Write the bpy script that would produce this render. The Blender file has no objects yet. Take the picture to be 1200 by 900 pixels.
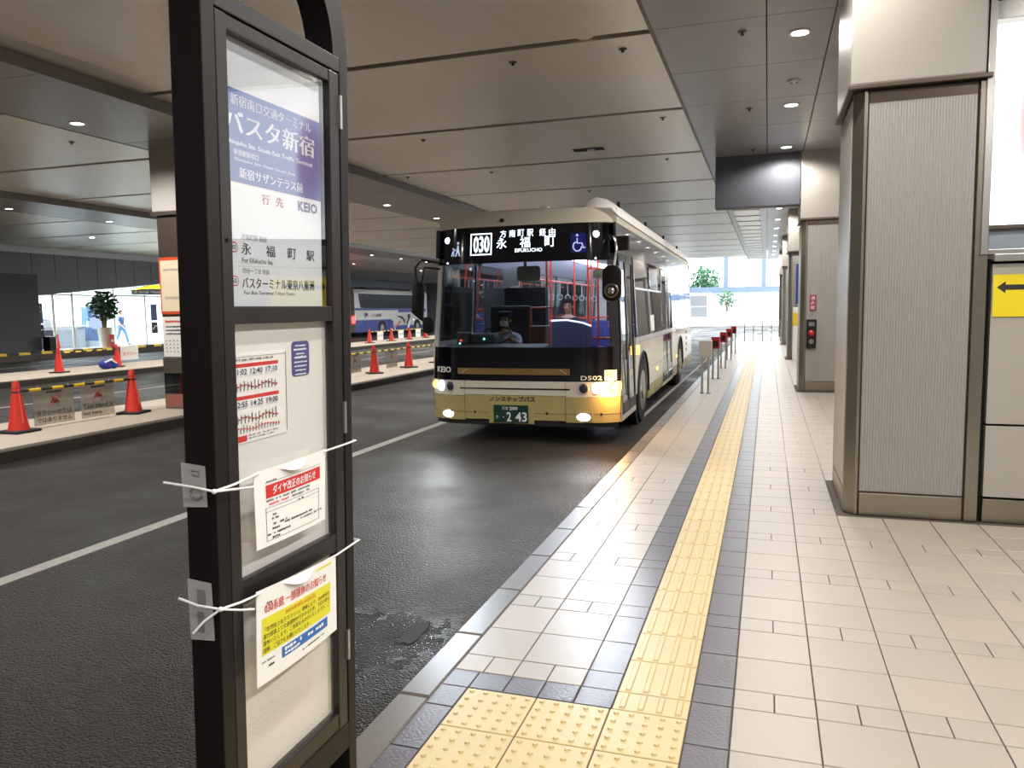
import bpy, bmesh, math, random
from mathutils import Vector, Matrix
random.seed(7)
D = bpy.data
SC = bpy.context.scene
COL = SC.collection
R_ = math.radians

# ------------------------------------------------------------------ camera
def make_camera():
    yaw, pitch, roll = R_(18.3), R_(5.5), R_(-0.9)
    fwd = Vector((-math.sin(yaw) * math.cos(pitch), math.cos(yaw) * math.cos(pitch), -math.sin(pitch)))
    right = Vector((math.cos(yaw), math.sin(yaw), 0))
    up = right.cross(fwd)
    r2 = right * math.cos(roll) + up * math.sin(roll)
    u2 = up * math.cos(roll) - right * math.sin(roll)
    cd = D.cameras.new('camera')
    cd.sensor_width = 36.0
    cd.lens = 905.0 / 1200.0 * 36.0
    cd.clip_end = 400
    c = D.objects.new('camera', cd)
    m = Matrix((r2, u2, -fwd)).transposed().to_4x4()
    m.translation = Vector((0, 0, 1.72))
    c.matrix_world = m
    COL.objects.link(c)
    SC.camera = c
make_camera()

# ------------------------------------------------------------------ sky and exposure
W = D.worlds.new('sky')
SC.world = W
W.use_nodes = True
bg = W.node_tree.nodes['Background']
bg.inputs[0].default_value = (0.86, 0.94, 1.0, 1)
bg.inputs[1].default_value = 4.6
SC.view_settings.view_transform = 'Standard'
SC.view_settings.look = 'None'
SC.view_settings.exposure = 0.96
SC.view_settings.gamma = 1.0
SC.view_settings.use_curve_mapping = False
SC.cycles.max_bounces = 8
SC.cycles.diffuse_bounces = 4
SC.cycles.glossy_bounces = 4
SC.cycles.transparent_max_bounces = 12
SC.cycles.sample_clamp_indirect = 6.0
SC.cycles.caustics_reflective = False
SC.cycles.caustics_refractive = False
SC.cycles.use_denoising = True

DOWN_W = 118.0      # platform downlights
SOFFIT_W = 260.0    # downlights over the traffic islands
HEAD_W = 45.0       # bus headlamps
MARK_W = 190.0      # white marker lamps beside the destination display

# ------------------------------------------------------------------ materials
MATS = {}
def lin(c):
    return tuple(((x / 255) / 12.92 if x / 255 <= 0.04045 else ((x / 255 + 0.055) / 1.055) ** 2.4) for x in c)

def mat(name, rgb, rough=0.5, metal=0.0, var=0.08, vscale=3.0, bump=0.0, bscale=40.0, stretch=None, emit=None, spec=0.5, coat=0.0, wear=0.0):
    if name in MATS:
        return MATS[name]
    m = D.materials.new(name)
    m.use_nodes = True
    nt = m.node_tree
    b = nt.nodes['Principled BSDF']
    c = lin(rgb)
    b.inputs['Roughness'].default_value = rough
    b.inputs['Metallic'].default_value = metal
    b.inputs['Specular IOR Level'].default_value = spec
    b.inputs['Coat Weight'].default_value = coat
    tc = nt.nodes.new('ShaderNodeTexCoord')
    src = tc.outputs['Object']
    if stretch:
        mp = nt.nodes.new('ShaderNodeMapping')
        mp.inputs['Scale'].default_value = stretch
        nt.links.new(src, mp.inputs[0])
        src = mp.outputs[0]
    if var > 0:
        n = nt.nodes.new('ShaderNodeTexNoise')
        n.inputs['Scale'].default_value = vscale
        n.inputs['Detail'].default_value = 5
        nt.links.new(src, n.inputs['Vector'])
        mx = nt.nodes.new('ShaderNodeMix')
        mx.data_type = 'RGBA'
        mx.inputs[6].default_value = (*[max(0, v * (1 - var)) for v in c], 1)
        mx.inputs[7].default_value = (*[min(1, v * (1 + var)) for v in c], 1)
        nt.links.new(n.outputs['Fac'], mx.inputs[0])
        nt.links.new(mx.outputs[2], b.inputs['Base Color'])
    else:
        b.inputs['Base Color'].default_value = (*c, 1)
    if wear > 0:
        n3 = nt.nodes.new('ShaderNodeTexNoise')
        n3.inputs['Scale'].default_value = vscale * 2.7
        nt.links.new(src, n3.inputs['Vector'])
        mr = nt.nodes.new('ShaderNodeMapRange')
        mr.inputs[3].default_value = max(0.02, rough - wear)
        mr.inputs[4].default_value = min(1, rough + wear)
        nt.links.new(n3.outputs['Fac'], mr.inputs[0])
        nt.links.new(mr.outputs[0], b.inputs['Roughness'])
    if bump > 0:
        n2 = nt.nodes.new('ShaderNodeTexNoise')
        n2.inputs['Scale'].default_value = bscale
        n2.inputs['Detail'].default_value = 3
        nt.links.new(src, n2.inputs['Vector'])
        bp = nt.nodes.new('ShaderNodeBump')
        bp.inputs['Strength'].default_value = bump
        bp.inputs['Distance'].default_value = 0.01
        nt.links.new(n2.outputs['Fac'], bp.inputs['Height'])
        nt.links.new(bp.outputs[0], b.inputs['Normal'])
    if emit:
        b.inputs['Emission Color'].default_value = (*c, 1)
        b.inputs['Emission Strength'].default_value = emit
    MATS[name] = m
    return m

def glass(name, tint=(255, 255, 255), refl=0.06, rough=0.02, opaque=0.0, ior=1.5):
    if name in MATS:
        return MATS[name]
    m = D.materials.new(name)
    m.use_nodes = True
    nt = m.node_tree
    nt.nodes.remove(nt.nodes['Principled BSDF'])
    out = nt.nodes['Material Output']
    tr = nt.nodes.new('ShaderNodeBsdfTransparent')
    tr.inputs[0].default_value = (*lin(tint), 1)
    gl = nt.nodes.new('ShaderNodeBsdfGlossy')
    gl.inputs['Roughness'].default_value = rough
    fr = nt.nodes.new('ShaderNodeFresnel')
    fr.inputs[0].default_value = ior
    ad = nt.nodes.new('ShaderNodeMath')
    ad.operation = 'ADD'
    ad.use_clamp = True
    ad.inputs[1].default_value = refl
    nt.links.new(fr.outputs[0], ad.inputs[0])
    geo = nt.nodes.new('ShaderNodeNewGeometry')       # only the outer face of a pane mirrors
    inv = nt.nodes.new('ShaderNodeMath')
    inv.operation = 'SUBTRACT'
    inv.inputs[0].default_value = 1.0
    nt.links.new(geo.outputs['Backfacing'], inv.inputs[1])
    mu = nt.nodes.new('ShaderNodeMath')
    mu.operation = 'MULTIPLY'
    nt.links.new(ad.outputs[0], mu.inputs[0])
    nt.links.new(inv.outputs[0], mu.inputs[1])
    mx = nt.nodes.new('ShaderNodeMixShader')
    nt.links.new(mu.outputs[0], mx.inputs[0])
    base = tr.outputs[0]
    if opaque > 0:
        df = nt.nodes.new('ShaderNodeBsdfDiffuse')
        df.inputs[0].default_value = (*lin(tint), 1)
        m2 = nt.nodes.new('ShaderNodeMixShader')
        m2.inputs[0].default_value = opaque
        nt.links.new(base, m2.inputs[1])
        nt.links.new(df.outputs[0], m2.inputs[2])
        base = m2.outputs[0]
    nt.links.new(base, mx.inputs[1])
    nt.links.new(gl.outputs[0], mx.inputs[2])
    nt.links.new(mx.outputs[0], out.inputs[0])
    MATS[name] = m
    return m

def lamp(name, rgb, strength):
    if name in MATS:
        return MATS[name]
    m = D.materials.new(name)
    m.use_nodes = True
    b = m.node_tree.nodes['Principled BSDF']
    b.inputs['Base Color'].default_value = (*lin(rgb), 1)
    b.inputs['Emission Color'].default_value = (*lin(rgb), 1)
    b.inputs['Emission Strength'].default_value = strength
    MATS[name] = m
    return m

def asphalt():
    m = mat('asphalt', (104, 99, 90), 0.62, var=0.0, spec=0.28)
    nt = m.node_tree
    b = nt.nodes['Principled BSDF']
    tc = nt.nodes.new('ShaderNodeTexCoord')
    P = tc.outputs['Object']
    def noise(s, d=4):
        n = nt.nodes.new('ShaderNodeTexNoise')
        n.inputs['Scale'].default_value = s
        n.inputs['Detail'].default_value = d
        nt.links.new(P, n.inputs['Vector'])
        return n.outputs['Fac']
    def math_(op, a, b_):
        n = nt.nodes.new('ShaderNodeMath')
        n.operation = op
        for i, v in enumerate((a, b_)):
            if hasattr(v, 'links'):
                nt.links.new(v, n.inputs[i])
            else:
                n.inputs[i].default_value = v
        return n.outputs[0]
    def ramp(f, a, b_, lo, hi):
        n = nt.nodes.new('ShaderNodeMapRange')
        n.interpolation_type = 'SMOOTHSTEP'
        nt.links.new(f, n.inputs[0])
        n.inputs[1].default_value, n.inputs[2].default_value = a, b_
        n.inputs[3].default_value, n.inputs[4].default_value = lo, hi
        return n.outputs[0]
    vo = nt.nodes.new('ShaderNodeTexVoronoi')
    vo.inputs['Scale'].default_value = 85
    nt.links.new(P, vo.inputs['Vector'])
    fine = math_('SUBTRACT', 1.0, math_('MULTIPLY', vo.outputs['Distance'], 1.1))
    mid = noise(1.1, 6)
    # a soaked patch by the kerb, ragged outline
    sep = nt.nodes.new('ShaderNodeSeparateXYZ')
    nt.links.new(P, sep.inputs[0])
    dx = math_('MULTIPLY', math_('SUBTRACT', sep.outputs[0], -1.93), 1.9)
    dy = math_('MULTIPLY', math_('SUBTRACT', sep.outputs[1], 3.45), 1.75)
    d2 = math_('ADD', math_('MULTIPLY', dx, dx), math_('MULTIPLY', dy, dy))
    d2 = math_('ADD', d2, math_('MULTIPLY', math_('SUBTRACT', noise(7, 5), 0.5), 1.6))
    wet = ramp(d2, 0.15, 1.25, 1.0, 0.0)
    damp = ramp(noise(0.5, 4), 0.42, 0.62, 0.0, 1.0)
    r0 = math_('ADD', 0.40, math_('MULTIPLY', mid, 0.34))
    r1 = math_('SUBTRACT', r0, math_('MULTIPLY', damp, 0.16))
    r2 = math_('SUBTRACT', r1, math_('MULTIPLY', wet, 0.34))
    nt.links.new(math_('MAXIMUM', r2, 0.10), b.inputs['Roughness'])
    mx = nt.nodes.new('ShaderNodeMix')
    mx.data_type = 'RGBA'
    mx.inputs[6].default_value = (*lin((32, 28, 22)), 1)
    mx.inputs[7].default_value = (*lin((80, 71, 56)), 1)
    f = math_('ADD', math_('MULTIPLY', fine, 0.75), math_('MULTIPLY', mid, 0.25))
    nt.links.new(ramp(f, 0.45, 0.92, 0.0, 1.0), mx.inputs[0])
    mw = nt.nodes.new('ShaderNodeMix')
    mw.data_type = 'RGBA'
    mw.inputs[7].default_value = (*lin((40, 42, 46)), 1)
    nt.links.new(mx.outputs[2], mw.inputs[6])
    nt.links.new(math_('MULTIPLY', wet, 0.8), mw.inputs[0])
    nt.links.new(mw.outputs[2], b.inputs['Base Color'])
    bp = nt.nodes.new('ShaderNodeBump')
    bp.inputs['Distance'].default_value = 0.02
    bp.inputs['Strength'].default_value = 1.0
    nt.links.new(math_('ADD', fine, math_('MULTIPLY', noise(38, 3), 0.8)), bp.inputs['Height'])
    nt.links.new(bp.outputs[0], b.inputs['Normal'])
    return m

M = dict(
    asphalt=asphalt(),
    concrete=mat('island_concrete', (176, 164, 148), 0.75, var=0.12, vscale=2.5, bump=0.15, bscale=60),
    kerb=mat('kerb_granite', (106, 100, 92), 0.32, var=0.18, vscale=90, bump=0.08, bscale=90),
    kerb_dark=mat('kerb_dark', (74, 66, 58), 0.8, var=0.2, vscale=5),
    grout=mat('grout', (84, 74, 66), 0.85, var=0.1),
    tile=mat('beige_tile', (166, 157, 145), 0.38, spec=0.42, var=0.05, vscale=2.3, bump=0.05, bscale=45, wear=0.06),
    tile_warm=mat('warm_beige_tile', (170, 160, 147), 0.39, spec=0.42, var=0.05, vscale=2.1, bump=0.05, bscale=45, wear=0.06),
    tile_dark=mat('slate_tile', (90, 86, 90), 0.30, var=0.10, vscale=25, bump=0.22, bscale=70),
    tactile=mat('yellow_tactile', (204, 182, 132), 0.40, var=0.07, vscale=5, bump=0.05, bscale=70),
    white_paint=mat('road_paint', (150, 144, 134), 0.6, var=0.25, vscale=18),
    beige_panel=mat('ceiling_beige_metal', (232, 226, 217), 0.36, 0.6, var=0.06, vscale=1.0, bump=0.035, bscale=1.0, stretch=(34, 0.5, 1), wear=0.05),
    grey_panel=mat('ceiling_grey_metal', (154, 153, 155), 0.33, 0.35, var=0.06, vscale=1.5, wear=0.04),
    soffit_panel=mat('soffit_grey_metal', (140, 136, 134), 0.32, 0.2, var=0.06, vscale=1.5),
    seam=mat('seam_dark', (24, 21, 20), 0.8, var=0.1),
    board_grey=mat('board_grey', (78, 80, 86), 0.55, 0.2, var=0.05),
    cream=mat('cream_panel', (172, 166, 157), 0.42, var=0.03, vscale=1.2, bump=0.03, bscale=120),
    casing=mat('casing_cream', (160, 154, 145), 0.42, var=0.03, vscale=1.2, bump=0.03, bscale=120),
    ribbed=mat('ribbed_panel', (164, 159, 152), 0.38, 0.1, var=0.03, vscale=1.2),
    steel=mat('satin_steel', (150, 142, 128), 0.30, 0.85, var=0.08, vscale=6, stretch=(1, 1, 0.15), wear=0.05),
    steel_light=mat('light_steel', (190, 188, 182), 0.28, 0.8, var=0.05, vscale=6),
    steel_dark=mat('bronze_trim', (98, 86, 76), 0.40, 0.6, var=0.06),
    black=mat('black_metal', (20, 15, 15), 0.5, 0.0, spec=0.3, var=0.06, bump=0.03, bscale=200),
    black2=mat('dark_bronze_frame', (34, 30, 31), 0.36, 0.1, var=0.06),
    black_gloss=mat('black_gloss', (16, 13, 20), 0.10, 0.0, var=0.0, coat=0.5),
    rubber=mat('rubber', (28, 27, 27), 0.75, var=0.15, bump=0.1),
    white=mat('white_sheet', (232, 228, 222), 0.45, var=0.02),
    paper=mat('paper', (240, 238, 232), 0.55, var=0.015),
    header_blue=mat('header_blue', (22, 74, 150), 0.45, var=0.02),
    navy=mat('navy_print', (34, 62, 118), 0.45, var=0.02),
    blue_print=mat('blue_print', (48, 108, 176), 0.5, var=0.02),
    violet=mat('violet_sticker', (70, 66, 132), 0.45, var=0.02),
    red_print=mat('red_print', (208, 46, 42), 0.5, var=0.02),
    pink_print=mat('pink_print', (220, 100, 104), 0.5, var=0.02),
    ink=mat('ink', (40, 38, 40), 0.6, var=0.0),
    ink_grey=mat('ink_grey', (120, 116, 116), 0.6, var=0.0),
    white_print=mat('white_print', (240, 240, 240), 0.5, var=0.0),
    yellow_print=mat('yellow_print', (226, 216, 46), 0.5, var=0.02),
    orange_print=mat('orange_print', (216, 112, 40), 0.5, var=0.02),
    yellow_sign=mat('yellow_sign', (236, 212, 22), 0.5, var=0.03),
    tape=glass('clear_tape', (225, 225, 225), 0.05, 0.25, 0.42),
    cone=mat('cone_red', (214, 52, 38), 0.42, var=0.12, vscale=6),
    cone_dark=mat('cone_deep_red', (176, 34, 40), 0.5, var=0.12, vscale=6),
    cone_band=mat('cone_band', (236, 120, 92), 0.4, var=0.05),
    bar_black=mat('bar_black', (30, 30, 30), 0.5, var=0.05),
    bar_yellow=mat('bar_yellow', (226, 190, 40), 0.45, var=0.05),
    clear_sheet=glass('clear_sheet', (226, 222, 214), 0.03, 0.2, 0.30),
    bus_yellow=mat('bus_yellow', (182, 166, 108), 0.25, var=0.03, coat=0.4),
    bus_cream=mat('bus_cream', (222, 214, 198), 0.25, var=0.03, coat=0.4),
    bus_grey=mat('bus_grey', (196, 194, 190), 0.28, 0.15, var=0.03, coat=0.4),
    bus_band=mat('bus_window_band', (70, 72, 78), 0.15, 0.3, var=0.03, coat=0.5),
    bus_gold=mat('bus_gold', (150, 122, 70), 0.3, 0.4, var=0.05),
    chrome=mat('chrome', (220, 218, 214), 0.14, 1.0, var=0.0),
    int_dark=mat('interior_dark', (58, 58, 62), 0.6, var=0.1),
    int_mid=mat('interior_grey', (150, 152, 156), 0.55, var=0.05),
    int_light=mat('interior_light', (190, 190, 188), 0.5, var=0.03),
    seat_blue=mat('seat_blue', (64, 72, 140), 0.8, var=0.2, vscale=20),
    pole=mat('pole_orange', (222, 74, 40), 0.35, var=0.04),
    windshield=glass('windshield', (226, 230, 230), 0.0, 0.01),
    side_glass=glass('side_glass', (150, 156, 160), 0.24, 0.02),
    coach_glass=mat('coach_glass', (12, 13, 16), 0.12, var=0.0, spec=0.3),
    pane=glass('clear_pane', (255, 255, 255), 0.02, 0.015),
    pane_top=glass('sign_pane', (250, 252, 255), 0.13, 0.01),
    skin=mat('skin', (196, 150, 124), 0.55, var=0.05),
    hair=mat('hair', (18, 15, 15), 0.9, var=0.1, spec=0.15),
    uniform=mat('uniform_grey', (150, 156, 170), 0.8, var=0.06),
    cloth_navy=mat('cloth_navy', (40, 44, 72), 0.85, var=0.1),
    cloth_blue=mat('cloth_blue', (72, 98, 140), 0.85, var=0.1),
    cloth_jeans=mat('cloth_jeans', (96, 128, 172), 0.85, var=0.1),
    cloth_black=mat('cloth_black', (36, 36, 40), 0.85, var=0.1),
    coach_white=mat('coach_white', (200, 196, 190), 0.3, var=0.03, coat=0.3),
    coach_blue=mat('coach_blue', (26, 40, 128), 0.3, var=0.03, coat=0.3),
    leaf=mat('leaf', (40, 84, 50), 0.5, var=0.35, vscale=3),
    bark=mat('bark', (106, 84, 62), 0.85, var=0.2),
    soil=mat('soil', (58, 44, 34), 0.9, var=0.2),
    pot=mat('pot_white', (214, 208, 196), 0.5, var=0.06),
    wall_grey=mat('wall_grey_panel', (104, 104, 108), 0.5, 0.15, var=0.05, vscale=0.8),
    wall_dark=mat('wall_dark_sheet', (66, 65, 68), 0.6, var=0.05),
    wall_white=mat('wall_white', (228, 228, 226), 0.55, var=0.03),
    far_slate=mat('far_slate', (84, 98, 122), 0.6, var=0.04),
    far_grey=mat('far_grey', (150, 158, 168), 0.6, var=0.04),
    plastic_white=mat('plastic_tie', (244, 242, 238), 0.35, var=0.0),
    plate_green=mat('plate_green', (24, 58, 48), 0.4, var=0.03),
    fire_red=mat('fire_red', (190, 30, 34), 0.35, var=0.03),
    maroon=mat('maroon_label', (150, 30, 52), 0.45, var=0.03),
    reflector=mat('reflector_red', (170, 38, 42), 0.3, var=0.05),
    blue_bag=mat('blue_bag', (40, 52, 150), 0.6, var=0.2, vscale=9, bump=0.3, bscale=12),
    lens_dark=mat('lens_dark', (70, 66, 78), 0.12, 0.3, var=0.0, coat=0.6),
    led=lamp('led_white', (226, 240, 255), 1.5),
    led_soft=lamp('led_soft', (150, 160, 190), 0.7),
    downlight=lamp('downlight_lens', (255, 250, 240), 14.0),
    headlamp=lamp('headlamp_lens', (222, 238, 255), 7.0),
    headlamp_warm=lamp('headlamp_warm', (255, 236, 196), 9.0),
    amber=lamp('amber_lens', (255, 160, 50), 6.0),
    tail=lamp('tail_lens', (255, 50, 50), 5.0),
    tube=lamp('tube_light', (214, 224, 255), 22.0),
    shop_tube=lamp('shop_light', (226, 246, 255), 14.0),
    red_led=lamp('red_led', (255, 60, 50), 2.0),
    green_led=lamp('green_led', (120, 255, 230), 2.5),
)

# ------------------------------------------------------------------ mesh builder
class MB:
    def __init__(s):
        s.v, s.f = [], []
    def add(s, vs, fs):
        n = len(s.v)
        s.v += [tuple(v) for v in vs]
        s.f += [tuple(i + n for i in f) for f in fs]
        return s
    def box(s, x0, x1, y0, y1, z0, z1):
        return s.add([(x0, y0, z0), (x1, y0, z0), (x1, y1, z0), (x0, y1, z0), (x0, y0, z1), (x1, y0, z1), (x1, y1, z1), (x0, y1, z1)],
                     [(0, 3, 2, 1), (4, 5, 6, 7), (0, 1, 5, 4), (1, 2, 6, 5), (2, 3, 7, 6), (3, 0, 4, 7)])
    def cham(s, x0, x1, y0, y1, z0, z1, c):       # slab with chamfered top edge
        return s.add([(x0, y0, z0), (x1, y0, z0), (x1, y1, z0), (x0, y1, z0),
                      (x0, y0, z1 - c), (x1, y0, z1 - c), (x1, y1, z1 - c), (x0, y1, z1 - c),
                      (x0 + c, y0 + c, z1), (x1 - c, y0 + c, z1), (x1 - c, y1 - c, z1), (x0 + c, y1 - c, z1)],
                     [(0, 3, 2, 1), (8, 9, 10, 11)] + [(i, (i + 1) % 4, (i + 1) % 4 + 4, i + 4) for i in range(4)]
                     + [(i + 4, (i + 1) % 4 + 4, (i + 1) % 4 + 8, i + 8) for i in range(4)])
    def frus(s, cx, cy, z0, z1, a0, b0, a1, b1):
        return s.add([(cx - a0, cy - b0, z0), (cx + a0, cy - b0, z0), (cx + a0, cy + b0, z0), (cx - a0, cy + b0, z0),
                      (cx - a1, cy - b1, z1), (cx + a1, cy - b1, z1), (cx + a1, cy + b1, z1), (cx - a1, cy + b1, z1)],
                     [(0, 3, 2, 1), (4, 5, 6, 7), (0, 1, 5, 4), (1, 2, 6, 5), (2, 3, 7, 6), (3, 0, 4, 7)])
    def cyl(s, p0, p1, r0, r1=None, n=16):
        r1 = r0 if r1 is None else r1
        p0, p1 = Vector(p0), Vector(p1)
        d = (p1 - p0).normalized()
        a = d.orthogonal().normalized()
        b = d.cross(a)
        vs = []
        for p, r in ((p0, r0), (p1, r1)):
            for i in range(n):
                t = 2 * math.pi * i / n
                vs.append(p + a * (r * math.cos(t)) + b * (r * math.sin(t)))
        fs = [(i, (i + 1) % n, n + (i + 1) % n, n + i) for i in range(n)]
        fs += [tuple(range(n - 1, -1, -1)), tuple(range(n, 2 * n))]
        return s.add(vs, fs)
    def tube(s, pts, r, n=8, closed=False):
        pts = [Vector(p) for p in pts]
        N = len(pts)
        vs, prev = [], None
        for i in range(N):
            if closed:
                t = pts[(i + 1) % N] - pts[i - 1]
            else:
                t = pts[min(i + 1, N - 1)] - pts[max(i - 1, 0)]
            t.normalize()
            a = prev - t * prev.dot(t) if prev else t.orthogonal()
            if a.length < 1e-6:
                a = t.orthogonal()
            a.normalize()
            prev = a
            b = t.cross(a)
            rr = r[i] if isinstance(r, (list, tuple)) else r
            for k in range(n):
                q = 2 * math.pi * k / n
                vs.append(pts[i] + a * (rr * math.cos(q)) + b * (rr * math.sin(q)))
        fs = []
        for i in range(N if closed else N - 1):
            j = (i + 1) % N
            for k in range(n):
                fs.append((i * n + k, i * n + (k + 1) % n, j * n + (k + 1) % n, j * n + k))
        if not closed:
            fs += [tuple(range(n - 1, -1, -1)), tuple(range((N - 1) * n, N * n))]
        return s.add(vs, fs)
    def lathe(s, prof, c=(0, 0, 0), axis='z', n=20):
        vs = []
        for r, h in prof:
            for k in range(n):
                t = 2 * math.pi * k / n
                p = (r * math.cos(t), r * math.sin(t), h)
                if axis == 'y':
                    p = (p[0], p[2], p[1])
                elif axis == 'x':
                    p = (p[2], p[0], p[1])
                vs.append((p[0] + c[0], p[1] + c[1], p[2] + c[2]))
        m = len(prof)
        fs = [(i * n + k, i * n + (k + 1) % n, (i + 1) * n + (k + 1) % n, (i + 1) * n + k) for i in range(m - 1) for k in range(n)]
        fs += [tuple(range(n - 1, -1, -1)), tuple(range((m - 1) * n, m * n))]
        return s.add(vs, fs)
    def prism(s, poly, o, r, u, d):                # polygon in the (r,u) plane, extruded by vector d
        o, r, u, d = Vector(o), Vector(r), Vector(u), Vector(d)
        n = len(poly)
        a = [o + r * p[0] + u * p[1] for p in poly]
        return s.add(a + [p + d for p in a], [tuple(range(n - 1, -1, -1)), tuple(range(n, 2 * n))] + [(i, (i + 1) % n, n + (i + 1) % n, n + i) for i in range(n)])
    def ball(s, c, rx, ry=None, rz=None, nu=14, nv=8):
        ry = rx if ry is None else ry
        rz = rx if rz is None else rz
        vs = [(c[0], c[1], c[2] - rz)]
        for j in range(1, nv):
            p = -math.pi / 2 + math.pi * j / nv
            for i in range(nu):
                t = 2 * math.pi * i / nu
                vs.append((c[0] + rx * math.cos(p) * math.cos(t), c[1] + ry * math.cos(p) * math.sin(t), c[2] + rz * math.sin(p)))
        vs.append((c[0], c[1], c[2] + rz))
        fs = [(0, 1 + (i + 1) % nu, 1 + i) for i in range(nu)]
        for j in range(nv - 2):
            for i in range(nu):
                a = 1 + j * nu
                fs.append((a + i, a + (i + 1) % nu, a + nu + (i + 1) % nu, a + nu + i))
        a = 1 + (nv - 2) * nu
        fs += [(a + i, a + (i + 1) % nu, len(vs) - 1) for i in range(nu)]
        return s.add(vs, fs)
    def mesh(s, name, m, smooth=False, bev=0):
        me = D.meshes.new(name)
        me.from_pydata(s.v, [], s.f)
        bm = bmesh.new()
        bm.from_mesh(me)
        bmesh.ops.recalc_face_normals(bm, faces=bm.faces)
        if bev:
            es = [e for e in bm.edges if len(e.link_faces) == 2 and e.calc_face_angle(0) > 0.6]
            bmesh.ops.bevel(bm, geom=es, offset=bev, segments=2, affect='EDGES', profile=0.6, clamp_overlap=True)
        bm.to_mesh(me)
        bm.free()
        if smooth:
            me.shade_smooth()
            me.set_sharp_from_angle(angle=0.7)
        if m:
            me.materials.append(m)
        return me
    def obj(s, name, m, parent=None, smooth=False, bev=0, kind=None, loc=None):
        o = D.objects.new(name, s.mesh(name, m, smooth, bev))
        COL.objects.link(o)
        if parent:
            o.parent = parent
        if loc:
            o.location = loc
        if kind:
            o['kind'] = kind
        return o

def tag(o, label=None, cat=None, group=None, kind=None):
    for k, v in (('label', label), ('category', cat), ('group', group), ('kind', kind)):
        if v:
            o[k] = v
    return o

def thing(name, label, cat, loc=(0, 0, 0), rz=0, group=None):
    o = D.objects.new(name, None)
    COL.objects.link(o)
    o.location = loc
    o.rotation_euler = (0, 0, rz)
    o.empty_display_size = 0.1
    return tag(o, label, cat, group)

def kids(o):
    return [c for c in o.children]

def copy_tree(o, parent=None):
    c = o.copy()
    COL.objects.link(c)
    c.parent = parent
    for ch in kids(o):
        copy_tree(ch, c)
    return c

def dup(o, loc, label=None, rz=None):
    c = copy_tree(o)
    c.location = loc
    if rz is not None:
        c.rotation_euler = (0, 0, rz)
    if label:
        c['label'] = label
    return c

# ------------------------------------------------------------------ lettering
_tc = {}
def glyphs(body, bold):
    k = (body, bold)
    if k not in _tc:
        cu = D.curves.new('lettering', 'FONT')
        cu.body = body
        cu.size = 1
        cu.resolution_u = 2
        cu.offset = bold
        o = D.objects.new('lettering', cu)
        COL.objects.link(o)
        me = o.to_mesh()
        vs = [v.co.copy() for v in me.vertices]
        fs = [tuple(p.vertices) for p in me.polygons]
        o.to_mesh_clear()
        D.objects.remove(o)
        D.curves.remove(cu)
        xs = [v.x for v in vs] or [0, 1]
        ys = [v.y for v in vs] or [0, 1]
        _tc[k] = (vs, fs, min(xs), max(xs), min(ys), max(ys))
    return _tc[k]

def text(parent, body, o, r, u, h, m, w=None, align='l', bold=0.0, name='lettering'):
    thick = 0.0
    if bold > .006 and any(c >= '\u4e00' for c in body):      # dense characters: print twice, a hair apart, instead of swelling the outline
        thick, bold = bold * 1.3, 0.0
    vs, fs, x0, x1, y0, y1 = glyphs(body, bold)
    if not vs:
        return None
    sy = h / max(1e-6, y1 - y0)
    sx = sy if w is None else w / (x1 - x0)
    W_ = (x1 - x0) * sx
    off = {'l': 0, 'c': -W_ / 2, 'r': -W_}[align]
    o, r, u = Vector(o), Vector(r), Vector(u)
    mb = MB()
    for sh in ((-thick, thick) if thick else (0.0,)):
        mb.add([o + r * ((v.x - x0 + sh) * sx + off) + u * ((v.y - y0) * sy) for v in vs], fs)
    me = D.meshes.new(name)
    me.from_pydata([tuple(v) for v in mb.v], [], mb.f)
    me.materials.append(m)
    ob = D.objects.new(name, me)
    COL.objects.link(ob)
    ob.parent = parent
    return ob

def scribble(mb, o, r, u, w, h, seed=0, dense=0.8):    # one line of print too small to read
    rnd = random.Random(seed)
    o, r, u = Vector(o), Vector(r), Vector(u)
    x = 0.0
    while x < w:
        cw = h * rnd.uniform(0.5, 1.0)
        if rnd.random() < dense and x + cw < w:
            a, b = rnd.uniform(0, .25) * h, rnd.uniform(.75, 1) * h
            mb.add([o + r * x + u * a, o + r * (x + cw * .8) + u * a, o + r * (x + cw * .8) + u * b, o + r * x + u * b], [(0, 1, 2, 3)])
        x += cw
    return mb

def rect(mb, o, r, u, x0, x1, y0, y1, n=None, t=0.0):
    o, r, u = Vector(o), Vector(r), Vector(u)
    p = [o + r * x0 + u * y0, o + r * x1 + u * y0, o + r * x1 + u * y1, o + r * x0 + u * y1]
    if t:
        d = Vector(n) * t
        return mb.add([q for q in p] + [q + d for q in p], [(3, 2, 1, 0), (4, 5, 6, 7), (0, 1, 5, 4), (1, 2, 6, 5), (2, 3, 7, 6), (3, 0, 4, 7)])
    return mb.add(p, [(0, 1, 2, 3)])

def rrect(x0, x1, y0, y1, r, n=5):
    pts = []
    for cx, cy, a in ((x1 - r, y0 + r, -90), (x1 - r, y1 - r, 0), (x0 + r, y1 - r, 90), (x0 + r, y0 + r, 180)):
        for i in range(n + 1):
            t = R_(a + 90 * i / n)
            pts.append((cx + r * math.cos(t), cy + r * math.sin(t)))
    return pts

# ------------------------------------------------------------------ structure: ground
def struct(name, mb, m, **k):
    o = mb.obj(name, m, **k)
    o['kind'] = 'structure'
    return o

PZ = 0.15                                            # platform level above the road
road = struct('road', MB().box(-64, -1.30, -14, 90, -0.2, 0).box(-1.30, 30, 47, 90, -0.2, 0), M['asphalt'])
floor = struct('floor', MB().box(-1.29, 7.0, -14, 47, 0.0, PZ - 0.006), M['grout'])
kerb = struct('kerb', MB().box(-1.425, -1.29, -14, 47, -0.05, PZ - 0.008), M['kerb_dark'])

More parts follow.
